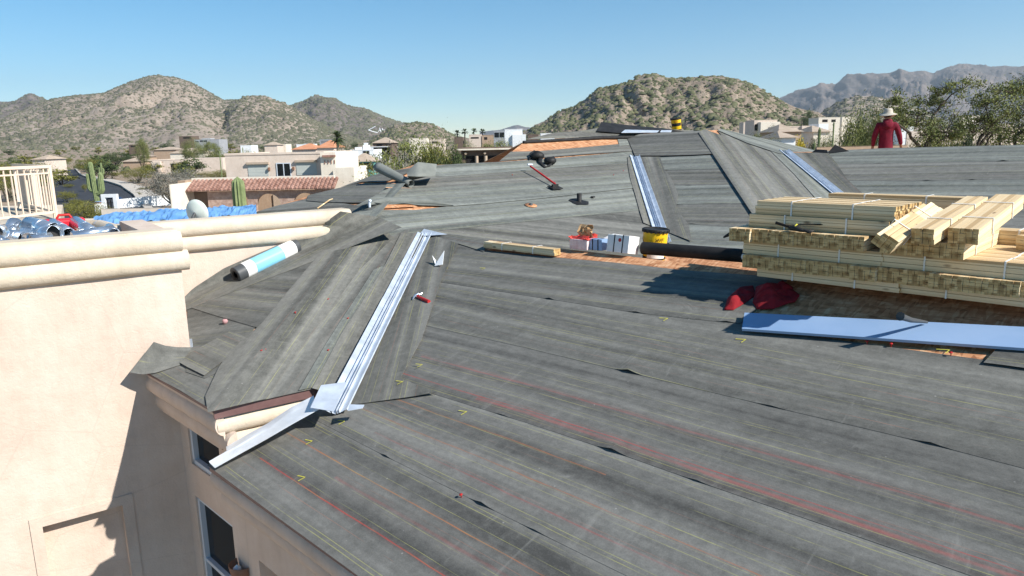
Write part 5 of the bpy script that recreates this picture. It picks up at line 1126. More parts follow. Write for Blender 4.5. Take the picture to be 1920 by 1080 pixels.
P_h=hill('brown_hill',[(1480,250),(1510,228),(1530,216),(1545,206),(1562,195),(1580,185),(1600,180),(1625,180),(1645,183),(1665,188),(1690,196),(1720,206),(1760,222),(1800,240)],1250,260,'rock_mid',nf=14,seed=43,nu=110)
P_r=hill('rocky_hill',[(930,265),(975,250),(990,244),(1005,233),(1030,222),(1050,211),(1070,205),(1085,196),(1100,184),(1110,175),(1122,164),(1140,162),(1155,160),(1172,155),(1190,146),(1210,144),(1235,143),(1262,145),(1290,143),(1310,142),(1335,141),(1360,143),(1378,147),(1395,155),(1412,163),(1430,172),(1450,182),(1470,192),(1490,200),(1510,206),(1530,212),(1550,222),(1580,236),(1620,250),(1660,262)],520,190,'rock_near',nf=20,seed=51,nu=300,rough=1.0,pw=1.15)
scatter('mountain_shrubs',P_l,24000,1.1,3.2,M['shrub_far'],1,region=(0,47),clus=.004)
scatter('mountain_shrubs',P_k,4500,1.1,3.0,M['shrub_far'],2)
scatter('mountain_shrubs',P_c,4500,2.5,6,M['shrub_far'],3)
scatter('mountain_shrubs',P_b,3000,3,7,M['shrub_far'],4)
scatter('hill_shrubs',P_s,900,1.2,3.2,M['shrub'],5)
scatter('hill_shrubs',P_r,5200,.7,2.6,M['shrub'],6,region=(0,52),clus=.015)
scatter('hill_boulders',P_r,8000,.22,.8,M['boulder'],7,flat=.9,region=(0,50))
scatter('hill_shrubs',P_h,1500,2.,5.,M['shrub_far'],8)
scatter('hill_boulders',P_s,1500,.5,1.6,M['boulder'],9,flat=.9)
# shrubs over the valley floor
gi=np.linspace(0,1,60); uu=np.linspace(-200,2150,160)
Gp=np.zeros((60,160,3))
for i,t in enumerate(gi):
    Yd=270*(1000/270)**t
    for j,u in enumerate(uu): d=ray(u,horv(u)); d=d*(Yd/d[1]); Gp[i,j]=(d[0],d[1],0)
Gp[...,2]=TZ(Gp[...,0],Gp[...,1])
scatter('desert_scrub',Gp,6500,.5,1.7,M['shrub'],10,region=(0,60),flat=.9)
# ---------- trees ----------
M['palo']=leafm('palo_verde_leaves',(.10,.105,.022),(.20,.19,.045),.6)
M['mesq']=leafm('mesquite_leaves',(.085,.105,.03),(.20,.215,.07),.6)
M['green']=leafm('dark_green_leaves',(.03,.05,.018),(.075,.10,.035),.6)
M['greyt']=leafm('grey_twigs',(.13,.125,.105),(.26,.25,.21),.8)
M['yell']=leafm('yellow_blossom',(.30,.24,.02),(.48,.38,.03),.6)
M['bark']=mk('bark',(.035,.028,.022),(.10,.08,.06),6,.95,bmp=.4)
M['barkg']=mk('pale_bark',(.12,.11,.08),(.22,.20,.15),6,.95)
def crown_mesh(n,ncl,leaf,seed,shape='round',hollow=.5,sub=.22):
    r=np.random.default_rng(seed); C=[]
    while len(C)<ncl:
        p=r.uniform(-1,1,3); p[2]=r.uniform(-.75,1)
        d=np.linalg.norm(p)
        if hollow<d<1: C.append(p*np.array([.5,.5,.36])+np.array([0,0,.60]))
    C=np.array(C); k=r.integers(0,ncl,n); sc=(sub*(.5+.8*r.random(ncl)))[k]
    P=C[k]+r.normal(size=(n,3))*sc[:,None]*np.array([.42,.42,.30]); P[:,2]=np.maximum(P[:,2],.06)
    a=r.normal(size=(n,3)); a/=np.linalg.norm(a,axis=1)[:,None]; b=np.cross(a,r.normal(size=(n,3))); b/=np.linalg.norm(b,axis=1)[:,None]
    l=leaf*(.6+.8*r.random(n))[:,None]; V=np.stack([P-a*l,P+b*l*.45,P+a*l,P-b*l*.45],1)
    return V.reshape(-1,3),np.arange(n*4).reshape(-1,4),C
def trunk_mesh(C,seed,th=.02,nb=9,low=.0):
    r=random.Random(seed); m=MB(); idx=list(range(len(C))); r.shuffle(idx)
    for i in idx[:nb]:
        c=C[i]; b=np.array([r.uniform(-.03,.03),r.uniform(-.03,.03),-.03]); mid=b*.4+c*.45+np.array([r.uniform(-.06,.06),r.uniform(-.06,.06),.02]); mid2=b*.15+c*.8+np.array([r.uniform(-.05,.05),r.uniform(-.05,.05),0])
        m.tube([b,mid*.5+b*.5+np.array([r.uniform(-.02,.02),0,0]),mid,mid2,c],[th,th*.8,th*.6,th*.4,th*.15],6,cap=False)
        for q in range(2):
            e_=c+np.array([r.uniform(-.15,.15),r.uniform(-.15,.15),r.uniform(-.02,.14)]); m.tube([mid2,(mid2+e_)/2+np.array([0,0,.02]),e_],[th*.35,th*.22,th*.08],5,cap=False)
    return m
TP={}
def tree_proto(kind,var):
    key=(kind,var)
    if key in TP: return TP[key]
    cfg={'palo':('palo','barkg',9000,60,.0135,.22),'mesq':('mesq','bark',13000,70,.013,.20),'green':('green','bark',8500,40,.015,.22),'grey':('greyt','barkg',5500,60,.014,.22),'yell':('yell','bark',2200,26,.03,.25),'bush':('palo','barkg',6000,34,.018,.26),'far':('mesq','bark',700,14,.06,.3),'farg':('green','bark',700,14,.06,.3),'fary':('palo','bark',700,14,.06,.3)}[kind]
    V,Fq,C=crown_mesh(cfg[2],cfg[3],cfg[4],hash_(kind)+var*17,hollow=.35 if kind!='mesq' else .5,sub=cfg[5])
    me=fast_mesh('crown',V,Fq,M[cfg[0]]); tm=trunk_mesh(C,var+3,.022 if kind!='mesq' else .02,16 if kind in('grey','mesq') else 9).build('trunk',M[cfg[1]])
    TP[key]=(me.data,tm.data); bpy.data.objects.remove(me); bpy.data.objects.remove(tm); return TP[key]
def hash_(s): return sum(ord(c)*(i+1) for i,c in enumerate(s))
tcount=[0]
TREES=[]
def tree(kind,u,vtop,Y,wpx,label,group=None,name='tree',cat='tree',zoff=0.,vbase=None):
    tcount[0]+=1; p=gp(u,Y); 
    if vbase is not None: p[2]=at(u,vbase,Y)[2]
    h=at(u,vtop,Y)[2]-p[2]; h=max(h,.6); wd=wpx*Y/CF
    mc,mt=tree_proto(kind,tcount[0]%3); e=empty(name,p,label,cat,group); e.rotation_euler=(0,0,random.uniform(0,6.28)); 
    for nm,me in(('crown',mc),('trunk',mt)): o=bpy.data.objects.new(nm,me); link(o,e)
    e.scale=(wd,wd,h*1.03); return e
# left area
T_=[('palo',48,302,150,84,'olive palo verde behind the left railing, nearest the road'),
('palo',5,305,140,90,'olive green bush behind the far left of the cream railing'),
('green',24,294,230,24,'dark green round tree at far left behind the olive bush'),
('palo',112,293,300,40,'olive tree at the far end of the asphalt road'),
('mesq',88,300,320,26,'small green tree left of the road end'),
('palo',168,297,238,56,'pale olive tree right of the road end behind the tall saguaro'),
('green',217,286,300,46,'dark green tree behind the gate saguaro, left of the tan house'),
('mesq',196,291,320,46,'green tree between the olive tree and the dark green tree'),
('bush',205,322,212,26,'low brown-green bush beside the road kerb'),
('palo',252,311,185,54,'yellow-green palo verde right of the asphalt road'),
('grey',318,322,118,112,'bare grey tree in front of the white garden wall'),
('grey',345,318,160,60,'bare grey tree behind the larger bare grey one'),
('palo',398,318,190,66,'bright olive tree left of the arched house'),
('bush',148,378,92,70,'large olive bush in front of the saguaro with three arms'),
('bush',186,388,82,50,'olive bush left of the white gate posts'),
('bush',112,358,135,34,'pale desert bush between railing and asphalt road'),
('bush',275,392,100,30,'low bush in front of the white garden wall'),
('mesq',785,262,62,175,'broad olive tree behind the upturned felt flap'),
('grey',748,285,48,120,'bare grey tree in front of the broad olive tree'),
('palo',815,272,60,80,'olive tree between the broad tree and the dense green tree'),
('green',842,270,58,60,'dense green tree left of the brown patio house'),
('palo',730,312,55,50,'low olive bush left of the bare grey tree by the roof'),
('palo',690,330,50,70,'olive bush just above the felt ridge beside the pale wing'),
('mesq',725,285,105,26,'green tree in front of the white house with chimneys'),
('green',642,275,170,34,'dark tree behind the palm'),
('palo',470,283,190,36,'olive tree behind the arched house roof'),
('mesq',395,264,260,40,'green tree right of the grey hillside house'),
('mesq',360,262,270,36,'green tree below the grey hillside house'),
('mesq',265,262,260,26,'tree standing left of the low tan roofs'),
('mesq',930,262,140,70,'green thicket behind the brown patio house'),
('palo',990,268,150,55,'olive thicket under the white block house'),
('mesq',880,272,120,30,'green tree between the tall tree and the brown patio house'),
('mesq',1410,250,150,50,'green bush by the far pink house, right of the roof peak'),
('palo',1440,258,110,50,'olive bush behind the ridge strip of the roof'),
('green',1452,238,200,24,'dark green tree right of the far pink house'),
('yell',1500,262,120,34,'bright yellow blossoming tree beyond the low ridge'),
('green',1530,262,100,34,'dark green round bush next to the yellow tree'),
('mesq',1556,258,90,40,'green bush behind the leaning saguaro'),
('green',1518,208,330,34,'dark green tree on the saddle left of the flat roof house'),
('palo',1597,238,70,56,'orange-olive palo verde left of the roofer'),
('mesq',1610,215,58,70,'tall green tree close to the left of the roofer'),
('mesq',1640,205,52,52,'green tree directly behind the roofer hat'),
('palo',1690,262,60,60,'low bush right of the roofer at the ridge'),
('palo',1735,250,55,80,'low olive bush between the two mesquites'),
('green',1820,236,60,60,'dark green tree behind the twisted mesquites'),
('palo',1880,238,60,90,'olive bush behind the right edge mesquite'),
('palo',1780,250,90,90,'distant olive thicket behind the mesquites'),
]
for k,(kind,u,vt_,Yd,w_,lab) in enumerate(T_): tree(kind,u,vt_,Yd,w_,lab)
for k,(u,vt2,Yd,w_) in enumerate([(240,343,190,16),(262,352,165,20),(232,336,220,14),(282,352,170,22),(297,345,190,18),(120,345,170,16),(130,372,118,22),(115,380,110,20),(247,362,150,14),(190,327,235,16),(270,335,210,24),(300,335,215,26),(85,330,200,30),(340,340,175,24),(365,338,190,24),(225,372,125,12),(150,345,160,10)]):
    tree('bush',u,vt2,Yd,w_,'low olive desert bush on the gravel beside the asphalt road','low bushes beside the road')
# distant trees spread over the valley (individual, alike)
r=random.Random(5)
for k in range(110):
    u=r.uniform(-40,980) if k%3 else r.uniform(1380,1940); Yd=r.uniform(150,640)**1.0; p=gp(u,Yd); hh=r.uniform(3,5.5); v=540- (np.array([p[0],p[1],p[2]+hh])@CU)/(np.array([p[0],p[1],p[2]+hh])@cf)*CF
    tree(('far','farg','fary')[k%3],u,v,Yd,r.uniform(4.5,9)*CF/Yd,'small desert tree standing among the houses in the distance','desert trees scattered over the valley')
# mesquites at the right: twisted dark limbs and feathery leaves
def mesquite(base,limbs,tips,label,leaf=.045,nper=420,seed=0):
    e=empty('mesquite_tree',base,label,'tree'); m=MB(); b=np.array(base); r=np.random.default_rng(seed)
    for pts,r0 in limbs:
        P=[np.array(p)-b for p in pts]; Q,_=resample(P,14); Q=Q+np.array([[float(vnoise(i*.6,seed+r0*99))*.08,float(vnoise(i*.6,seed+5.))*.08,float(vnoise(i*.5,seed+9.))*.06] for i in range(15)]); m.tube(Q,list(np.linspace(r0,r0*.3,15)),7,cap=False)
    tw=MB(); Vs=[];n0=0
    for (c,s) in tips:
        c=np.array(c)-b
        for t in range(9):
            e2=c+r.normal(size=3)*s*np.array([.7,.7,.45]); m.tube([c-np.array([0,0,s*.3]),(c+e2)/2,e2],[.018,.012,.005],5,cap=False)
        n=nper; kk=7; cc=c+r.normal(size=(kk,3))*s*np.array([.55,.55,.35]); k=r.integers(0,kk,n)
        P=cc[k]+r.normal(size=(n,3))*s*np.array([.24,.24,.17])
        a=r.normal(size=(n,3));a[:,2]-=.5; a/=np.linalg.norm(a,axis=1)[:,None]; q=np.cross(a,r.normal(size=(n,3))); q/=np.linalg.norm(q,axis=1)[:,None]; l=leaf*(.6+.8*r.random(n))[:,None]
        Vs.append(np.stack([P-a*l,P+q*l*.4,P+a*l,P-q*l*.4],1).reshape(-1,3))
    V=np.concatenate(Vs); fast_mesh('crown',V,np.arange(len(V)).reshape(-1,4),M['mesq'],e); m.build('trunk',M['bark'],e); return e
def W(u,v,Y): return at(u,v,Y)
B1=W(1738,300,30); B1[2]-=1
mesquite(B1,[([B1,W(1728,276,30),W(1715,262,30),W(1700,248,29.5),W(1682,225,29)],.10),([B1,W(1740,270,30),W(1752,255,30.5),W(1768,258,30),W(1785,252,30),W(1795,250,30)],.09),([B1,W(1738,272,30),W(1742,258,30),W(1745,240,30),W(1752,215,30)],.10),([W(1752,215,30),W(1765,195,30),W(1780,182,30),W(1798,168,30)],.05),([B1,W(1756,272,30.),W(1772,258,30),W(1790,252,30)],.08),([W(1700,248,30),W(1690,230,30.5),W(1680,200,31)],.04)],
 [(W(1725,205,30.5),.85),(W(1743,190,31),.55),(W(1775,168,30),.42),(W(1805,160,30),.55),(W(1718,225,30),.8),(W(1748,222,31),.9),(W(1775,238,30),.8),(W(1800,230,31),.6),(W(1700,225,30),.6),(W(1760,255,30),.6),(W(1790,250,30),.5),(W(1675,190,31),.5),(W(1680,215,31),.6),(W(1730,245,30),.7)],'twisted dark mesquite with one long bare limb, just right of the roofer',seed=3,leaf=.05,nper=560)
B2=W(1832,305,32); B2[2]-=1
mesquite(B2,[([B2,W(1832,272,32),W(1842,255,32),W(1860,238,32),W(1880,215,32)],.10),([B2,W(1838,272,32),W(1850,258,32),W(1868,240,32)],.10),([B2,W(1850,262,32),W(1870,243,32),W(1895,240,32)],.07),([W(1875,273,32),W(1874,255,32),W(1872,242,32)],.05),([W(1860,238,32),W(1850,210,32),W(1845,195,32)],.05)],
 [(W(1850,190,32),.5),(W(1870,185,32),.7),(W(1895,175,32),.8),(W(1860,215,32),.8),(W(1890,205,33),.8),(W(1835,220,32),.6),(W(1870,235,32),.8),(W(1910,215,32),.8),(W(1825,240,32),.7),(W(1900,240,33),.7),(W(1850,250,33),.6)],'mesquite with paired dark trunks near the right edge, beyond the low ridge',seed=7,leaf=.05,nper=560)
B3=W(1915,300,29); B3[2]-=1
mesquite(B3,[([B3,W(1905,270,29),W(1900,262,29),W(1920,245,29),W(1945,225,29)],.11),([B3,W(1940,250,29),W(1960,220,29)],.1)],[(W(1900,165,30),.7),(W(1920,155,30),.9),(W(1925,185,29),.8),(W(1940,215,29),.9),(W(1918,240,29),.7),(W(1960,180,29),1.0),(W(1905,258,29),.5)],'mesquite cut off by the right edge of the picture',seed=11,leaf=.05,nper=560)
# ---------- saguaros and palm ----------
M['cactus']=mk('saguaro_skin',(.13,.17,.07),(.22,.26,.12),3,.7)
def rib_tube(m,pts,rad,nr=14):
    pts,_=resample(pts,40); n=nr*2; vs=[];k=len(pts); pu=None
    for i in range(k):
        t=pts[min(i+1,k-1)]-pts[max(0,i-1)]; t/=np.linalg.norm(t); a=pu if pu is not None else np.array([1.,0,0]); a=a-t*(a@t); a/=np.linalg.norm(a); pu=a; b=np.cross(t,a)
        e=i/(k-1); LT=np.linalg.norm(np.diff(pts,axis=0),axis=1).sum(); e0=1-min(.5,rad*1.3/LT); rr=rad*(1 if e<e0 else math.sqrt(max(.0,1-((e-e0)/(1-e0))**2))+.02)*(.93+.07*math.sin(e*5))
        for j in range(n): th=2*math.pi*j/n; q=rr*(1.06 if j%2 else .86); vs.append(pts[i]+q*(math.cos(th)*a+math.sin(th)*b))
    m.add(vs,[(i*n+j,i*n+(j+1)%n,(i+1)*n+(j+1)%n,(i+1)*n+j) for i in range(k-1) for j in range(n)])
def saguaro(u,vtop,Y,wpx,label,arms=(),lean=0,vb=None):
    p=gp(u,Y); top=at(u,vtop,Y); rad=wpx*Y/CF/2; e=empty('saguaro',p,label,'cactus'); m=MB(); h=top[2]-p[2]
    rib_tube(m,[(0,0,-.2),(lean*.4,0,h*.5),(lean,0,h)],rad,12); m.build('stem',M['cactus'],e)
    for (du_,f0,f1,r_) in arms:
        x=du_*Y/CF; m=MB(); rib_tube(m,[(0,0,h*f0),(x*.7,0,h*(f0-.0)+.1),(x,0,h*(f0+.08)),(x*1.02,0,h*f1)],rad*r_,9); m.build('arm',M['cactus'],e)
    return e
saguaro(170,303,134,9.5,'tall saguaro with three raised arms in front of the asphalt road',[(-11,.28,.72,.8),(12,.22,.74,.95),(9,.20,.62,.85)],lean=-.4)
saguaro(440,331,31,26,'thick ribbed saguaro column in front of the arched house')
saguaro(186,305,200,4,'thin distant saguaro with small arms right of the tall one',[(-4,.4,.75,.8),(3,.35,.7,.8)])
saguaro(1536,238,60,5.5,'slim saguaro post between the yellow tree and the roofer')
saguaro(1528,265,62,5,'short saguaro stub beside the slim one beyond the ridge')
saguaro(1562,227,85,3,'very thin saguaro far behind the slim one')
saguaro(932,265,150,2.5,'thin saguaro in the thicket behind the brown patio house')
saguaro(411,282,180,2,'tiny far saguaro above the tan house roof')
saguaro(455,276,180,2,'tiny far saguaro behind the arched house roof')
p=gp(633,150); e=empty('fan_palm',p,'fan palm standing behind the right end of the arched house','palm tree'); h=at(633,258,150)[2]-p[2]
m=MB(); m.tube([(0,0,-.3),(0,0,h*.5),(.1,0,h)],[.38,.30,.30],10); m.build('trunk',M['barkg'],e)
r=np.random.default_rng(4); m=MB()
for k in range(70):
    az=r.random()*6.28; el=r.uniform(-1.1,1.35); d=np.array([math.cos(az)*math.cos(el),math.sin(az)*math.cos(el),math.sin(el)]); L=r.uniform(1.3,2.0); s_=np.array([-math.sin(az),math.cos(az),0])*.55; tip=np.array([.1,0,h])+d*L-np.array([0,0,.25]); mid=np.array([.1,0,h])+d*L*.55; 
    for q in range(5): f=(q-2)/2; m.add([mid-s_*.22,mid+s_*.22,tip+s_*f-d*abs(f)*.25],[(0,1,2)])
    m.add([np.array([.1,0,h]),mid-s_*.4,mid+s_*.4],[(0,1,2)])
m.build('crown',M['green'],e)
for (u,v) in((889,246),(858,250),(905,247),(872,247)):
    p=gp(u,420); e=empty('fan_palm',p,'distant palm on the skyline above the pale houses','palm tree','palms on the skyline'); h=at(u,v,420)[2]-p[2]; m=MB(); m.tube([(0,0,0),(0,0,h)],[.4,.3],6); m.build('trunk',M['bark'],e); m=MB()
    for k in range(26):
        az=r.random()*6.28; el=r.uniform(-.6,1.2); d=np.array([math.cos(az)*math.cos(el),math.sin(az)*math.cos(el),math.sin(el)]); s_=np.array([-math.sin(az),math.cos(az),0])*.5; m.add([(0,0,h),d*1.6+np.array([0,0,h])-s_,d*2.4+np.array([0,0,h-.3]),d*1.6+np.array([0,0,h])+s_],[(0,1,2,3)])
    m.build('crown',M['green'],e)
# ---------- houses ----------
M['st_pink']=stucco('pinkish_stucco',(.60,.50,.42),(.67,.57,.49)); M['st_tan']=stucco('tan_stucco',(.38,.27,.19),(.44,.33,.24)); M['st_white']=stucco('white_stucco',(.72,.74,.75),(.80,.81,.82)); M['st_cream']=stucco('cream_stucco',(.70,.63,.53),(.76,.70,.60)); M['st_brown']=stucco('brown_stucco',(.13,.095,.075),(.17,.125,.10)); M['st_grey']=stucco('grey_stucco',(.30,.31,.33),(.38,.39,.41)); M['st_teal']=mk('teal_wall',(.10,.30,.28),(.14,.36,.33),4,.6)
M['tile']=mk('clay_tiles',(.20,.10,.075),(.40,.24,.19),2.,.85,bmp=.5,bscale=6,bdist=.05); M['tile_o']=mk('orange_clay_tiles',(.48,.20,.10),(.58,.28,.16),.7,.85,bmp=.5); M['tile_t']=mk('tan_roof_tiles',(.36,.28,.21),(.46,.37,.29),.7,.85,bmp=.5)
M['shut']=mk('roll_shutter',(.46,.49,.46),(.50,.53,.50),1,.6); M['recess_shade']=mk('painted_recess_shade',(.015,.013,.012),None,rough=.9)  # near-black colour stands in for the shade inside porches and openings
def hbox(m,u0,u1,vt_,Y,depth,zb=None,yaw=0.): pass
def far_house(u0,u1,vtop,Y,depth,mat,label,wins=(),extra=(),roof=None,group=None,name='house',base=-1.5,yaw=None):
    a=gp(u0,Y); b=gp(u1,Y); zb=min(a[2],b[2])+base; zt=at((u0+u1)/2,vtop,Y)[2]; a[2]=b[2]=zb; L=np.linalg.norm(b-a); u=(b-a)/L; n_=np.array([-u[1],u[0],0])
    if yaw: pass
    e=empty(name,a,label,'house',group); H=zt-zb; e.rotation_euler=(0,0,math.atan2(u[1],u[0]))
    m=MB(); m.bx(0,L,0,depth,0,H); m.build('wall',M[mat],e)
    px=L/(u1-u0)
    if roof is None:
        m=MB(); m.bx(.25,L-.25,.25,depth-.25,H,H+.02); m.build('roof',M['st_cream'],e)
        m=MB(); m.bx(-.05,L+.05,-.06,.25,H-.0,H+.22); m.bx(-.05,.25,.25,depth,H,H+.22); m.bx(L-.25,L+.05,.25,depth,H,H+.22); m.build('parapet',M[mat],e)
    else:
        rh,o_=roof[1],.5; m=MB(); rr=min(depth/2,L/2)*.9; vs=[(-o_,-o_,H),(L+o_,-o_,H),(L+o_,depth+o_,H),(-o_,depth+o_,H),(rr,depth/2,H+rh),(L-rr,depth/2,H+rh)]; m.add(vs,[(0,1,5,4),(2,3,4,5),(1,2,5),(3,0,4),(3,2,1,0)]); m.build('roof',M[roof[0]],e)
    for (x0,x1,v0,v1,kind) in wins:
        X0,X1=(x0-u0)*px,(x1-u0)*px; zc=lambda v: at((x0+x1)/2,v,Y)[2]-zb
        Z1,Z0=zc(v0),zc(v1); m=MB(); 
        if kind=='s': m.bx(X0-.1,X1+.1,-.28,-.01,Z1,Z1+.22); w_=m.build('shutter_box',M['tile_t'],e); m=MB(); nsl=9
        if kind=='s':
            for k in range(nsl): m.bx(X0,X1,-.05-.012*(k%2),.01,Z0+(Z1-Z0)*k/nsl,Z0+(Z1-Z0)*(k+1)/nsl-.01)
            m.build('roll_shutter',M['shut'],e); continue
        mat_={'g':'glass','d':'recess_shade','t':'st_teal'}[kind]
        m.bx(X0,X1,-.04,.01,Z0,Z1); w_=m.build('window' if kind=='g' else 'porch_shade_panel',M[mat_],e)  # no hole is cut: openings are flat panels with their shade painted on
        if kind=='g':
            m=MB(); f=min(.09,(X1-X0)*.12); 
            for q in((X0-f,X0,Z0-f,Z1+f),(X1,X1+f,Z0-f,Z1+f),(X0,X1,Z1,Z1+f),(X0,X1,Z0-f,Z0),((X0+X1)/2-f/2,(X0+X1)/2+f/2,Z0,Z1)): m.bx(q[0],q[1],-.075,-.02,q[2],q[3])
            m.build('frame',M['vinyl'],w_)
    for (x0,x1,v0,mt,yo,dp) in extra:
        X0,X1=(x0-u0)*px,(x1-u0)*px; Zt=at((x0+x1)/2,v0,Y)[2]-zb; m=MB(); m.bx(X0,X1,yo,yo+dp,0,Zt); m.build('wing' ,M[mt],e)
    return e
# arched house (custom)
YA=78.; 
ha=far_house(420,606,290,YA,14,'st_pink','two-storey pinkish stucco house with roller shutters above a tiled arcade',
 wins=((462,500,308,331,'s'),(553,591,304,328,'s'),(517,541,307,330,'g')),extra=())
inv=ha.matrix_basis.inverted() if False else None
m=MB(); 
def toH(e,p): return np.array(Matrix.LocRotScale(e.location,e.rotation_euler,e.scale).inverted()@Vector(p))
def hpt(e,u,v,Y): return toH(e,at(u,v,Y))
# terrace parapet and tile arcade in local coords
za=lambda v,u=510,dy=-3.: at(u if u<700 else 510,v,YA+dy)[2]-ha.location.z
Xf=lambda u: (u-420)*(np.linalg.norm(gp(606,YA)-gp(420,YA)))/(186.)
m=MB(); m.bx(Xf(384),Xf(640),-4.0,-3.7,za(345,510,-4),za(331,510,-4)); m.bx(Xf(384),Xf(386),-9,-4,0,za(337)); m.build('terrace_parapet',M['st_cream'],ha)
m=MB(); m.bx(Xf(371),Xf(384),-5.5,-1,0,za(336,380)); m.build('end_wall',M['st_tan'],ha)
# tile roof: sloped with barrel rows
zt_r,zb_r=za(336,510,-4),za(356,510,-6); yr0,yr1=-4.0,-6.0; m=MB(); n=36
x0,x1=Xf(386),Xf(648)
for k in range(n):
    xa=x0+(x1-x0)*k/n; xb=x0+(x1-x0)*(k+1)/n; st=6
    for q in range(st):
        f0,f1=q/st,(q+1)/st; zA,zB=zt_r+(zb_r-zt_r)*f0,zt_r+(zb_r-zt_r)*f1; yA_,yB_=yr0+(yr1-yr0)*f0,yr0+(yr1-yr0)*f1
        xm=(xa+xb)/2; w_=(xb-xa)*.36; 
        m.add([(xa,yA_,zA),(xb,yA_,zA),(xb,yB_,zB),(xa,yB_,zB)],[(0,1,2,3)])
        m.add([(xm-w_,yA_,zA+.02),(xm-w_*.5,yA_,zA+.14),(xm+w_*.5,yA_,zA+.14),(xm+w_,yA_,zA+.02),(xm-w_,yB_,zB+.07),(xm-w_*.5,yB_,zB+.2),(xm+w_*.5,yB_,zB+.2),(xm+w_,yB_,zB+.07)],[(0,1,5,4),(1,2,6,5),(2,3,7,6),(4,5,6,7)])
m.build('tile_roof',M['tile'],ha)
# arcade wall with arches
zc0=0; zc1=zb_r-.1; m=MB(); arches=[(Xf(465),Xf(491)),(Xf(505),Xf(549)),(Xf(570),Xf(614))]; segs=18; yw=-5.4
cur=Xf(420)
for (A0,A1) in arches:
    m.bx(cur,A0,yw,yw+.4,zc0,zc1); r_=(A1-A0)/2; zs=za(363,510,-5.4)-r_*0.95
    for k in range(segs):
        xa=A0+(A1-A0)*k/segs; xb=A0+(A1-A0)*(k+1)/segs; fa=math.sqrt(max(0,1-((xa-(A0+A1)/2)/r_)**2)); fb_=math.sqrt(max(0,1-((xb-(A0+A1)/2)/r_)**2)); a_=zs+r_*.95*fa; b_=zs+r_*.95*fb_
        m.add([(xa,yw,a_),(xb,yw,b_),(xb,yw,zc1),(xa,yw,zc1),(xa,yw+.4,a_),(xb,yw+.4,b_)],[(0,1,2,3),(0,4,5,1)])
    cur=A1
m.bx(cur,Xf(640),yw,yw+.4,zc0,zc1); M['stonew']=mk('stone_wall',(.30,.20,.16),(.46,.34,.28),3.,.95,bmp=.5); m.build('arcade_wall',M['stonew'],ha)
m=MB(); m.bx(Xf(388),Xf(640),-1.2,-1.0,0,zc1); m.build('porch_wall',M['st_tan'],ha)
m=MB(); m.bx(Xf(392),Xf(416),-4.8,-4.5,0,zc1); m.build('dark_porch',M['st_brown'],ha)
m=MB(); m.bx(Xf(512),Xf(538),-1.35,-1.25,za(392),za(366)); m.build('garage_door',M['tile_t'],ha)
m=MB(); m.bx(Xf(606),Xf(634),-1.5,10,0,za(288)); m.build('wing',M['st_cream'],ha)
m=MB(); m.bx(Xf(634),Xf(672),-3.0,4,0,za(317)); m.build('wing',M['st_cream'],ha)
for k in range(4): m=MB(); m.bx(Xf(613+6*k),Xf(614.5+6*k),-1.56,-1.48,za(310),za(303)); m.build('slot_window',M['tile'],ha)
m=MB(); m.bx(Xf(611),Xf(634),-1.9,-1.4,za(295)-.1,za(295)+.1); m.build('beam',M['tile'],ha)
for u in(502,548): m=MB(); m.bx(Xf(u-1.5),Xf(u+1.5),-.3,-.02,za(321),za(315)); m.build('wall_lamp',M['bronze'],ha)
# other houses
far_house(283,370,300,240,16,'st_pink','low pinkish flat-roofed house with dark porch and blue window beyond the trees',wins=((317,345,307,323,'d'),(354,362,308,317,'g')),extra=((355,420,296,'st_pink',-2,10),(283,300,303,'st_pink',-1,8)))
far_house(228,262,303,280,10,'st_tan','tan house with small hipped roofs left of the low pinkish house',roof=('tile_t',1.6),wins=((231,235,312,322,'d'),))
far_house(246,270,294,300,10,'st_tan','small tan roof block behind the hipped tan house',roof=('tile_t',.8))
far_house(318,381,287,330,12,'st_cream','long low house with gabled tan roof behind the pinkish house',roof=('tile_t',2.2))
far_house(288,330,281,360,12,'st_tan','tan house on the rise left of the gabled one',roof=('tile_t',1.5))
far_house(58,82,299,210,10,'st_pink','small pink house between trees at the left, under the mountain',roof=('tile_t',1.2))
far_house(338,362,256,430,10,'st_brown','dark house with pale roofs at the foot of the mountain',wins=((346,360,257,260,'d'),))
far_house(366,412,262,400,12,'st_grey','long grey modern house low on the hillside',wins=((368,374,264,267,'g'),(376,390,263,266,'g')),extra=((376,392,259,'st_grey',3,6),))
far_house(242,262,272,380,9,'st_brown','small dark house at the mountain foot, left of the grey one',wins=((246,256,273,276,'d'),))
far_house(451,471,273,330,9,'st_white','small white house above the arched house roof')
far_house(496,520,272,330,9,'st_pink','pink roofed house above the arched house',roof=('tile_t',1.5))
far_house(520,536,271,340,9,'st_cream','cream block house right of the pink roofed one')
far_house(556,584,271,330,10,'st_white','white and blue-grey house with flat roofs behind the orange roofs',extra=((568,576,269,'st_grey',1,5),))
far_house(548,592,280,230,14,'st_pink','house with wide orange tile roof, left one',roof=('tile_o',1.8))
far_house(594,626,277,215,14,'st_pink','house with orange tile roof next to the palm',roof=('tile_o',2.2))
far_house(600,628,262,420,9,'st_grey','grey terraced building behind the palm',wins=((602,626,264,265,'d'),(602,626,267,268,'d')))
far_house(638,700,282,220,14,'st_white','white and pale blue flat-roofed house right of the palm',wins=((650,656,287,299,'g'),(680,692,283,291,'g')),extra=((664,676,276,'st_white',1,6),(678,688,272,'st_white',2,3)))
far_house(686,730,276,240,12,'st_white','white adobe house with two chimneys left of the bare tree',extra=((680,686,268,'st_white',2,2),(698,704,271,'st_white',3,2)),wins=((707,712,288,293,'g'),))
far_house(700,735,268,240,12,'st_brown','brown timber house behind the white adobe house',roof=('tile_t',1.8),wins=((706,716,270,275,'d'),))
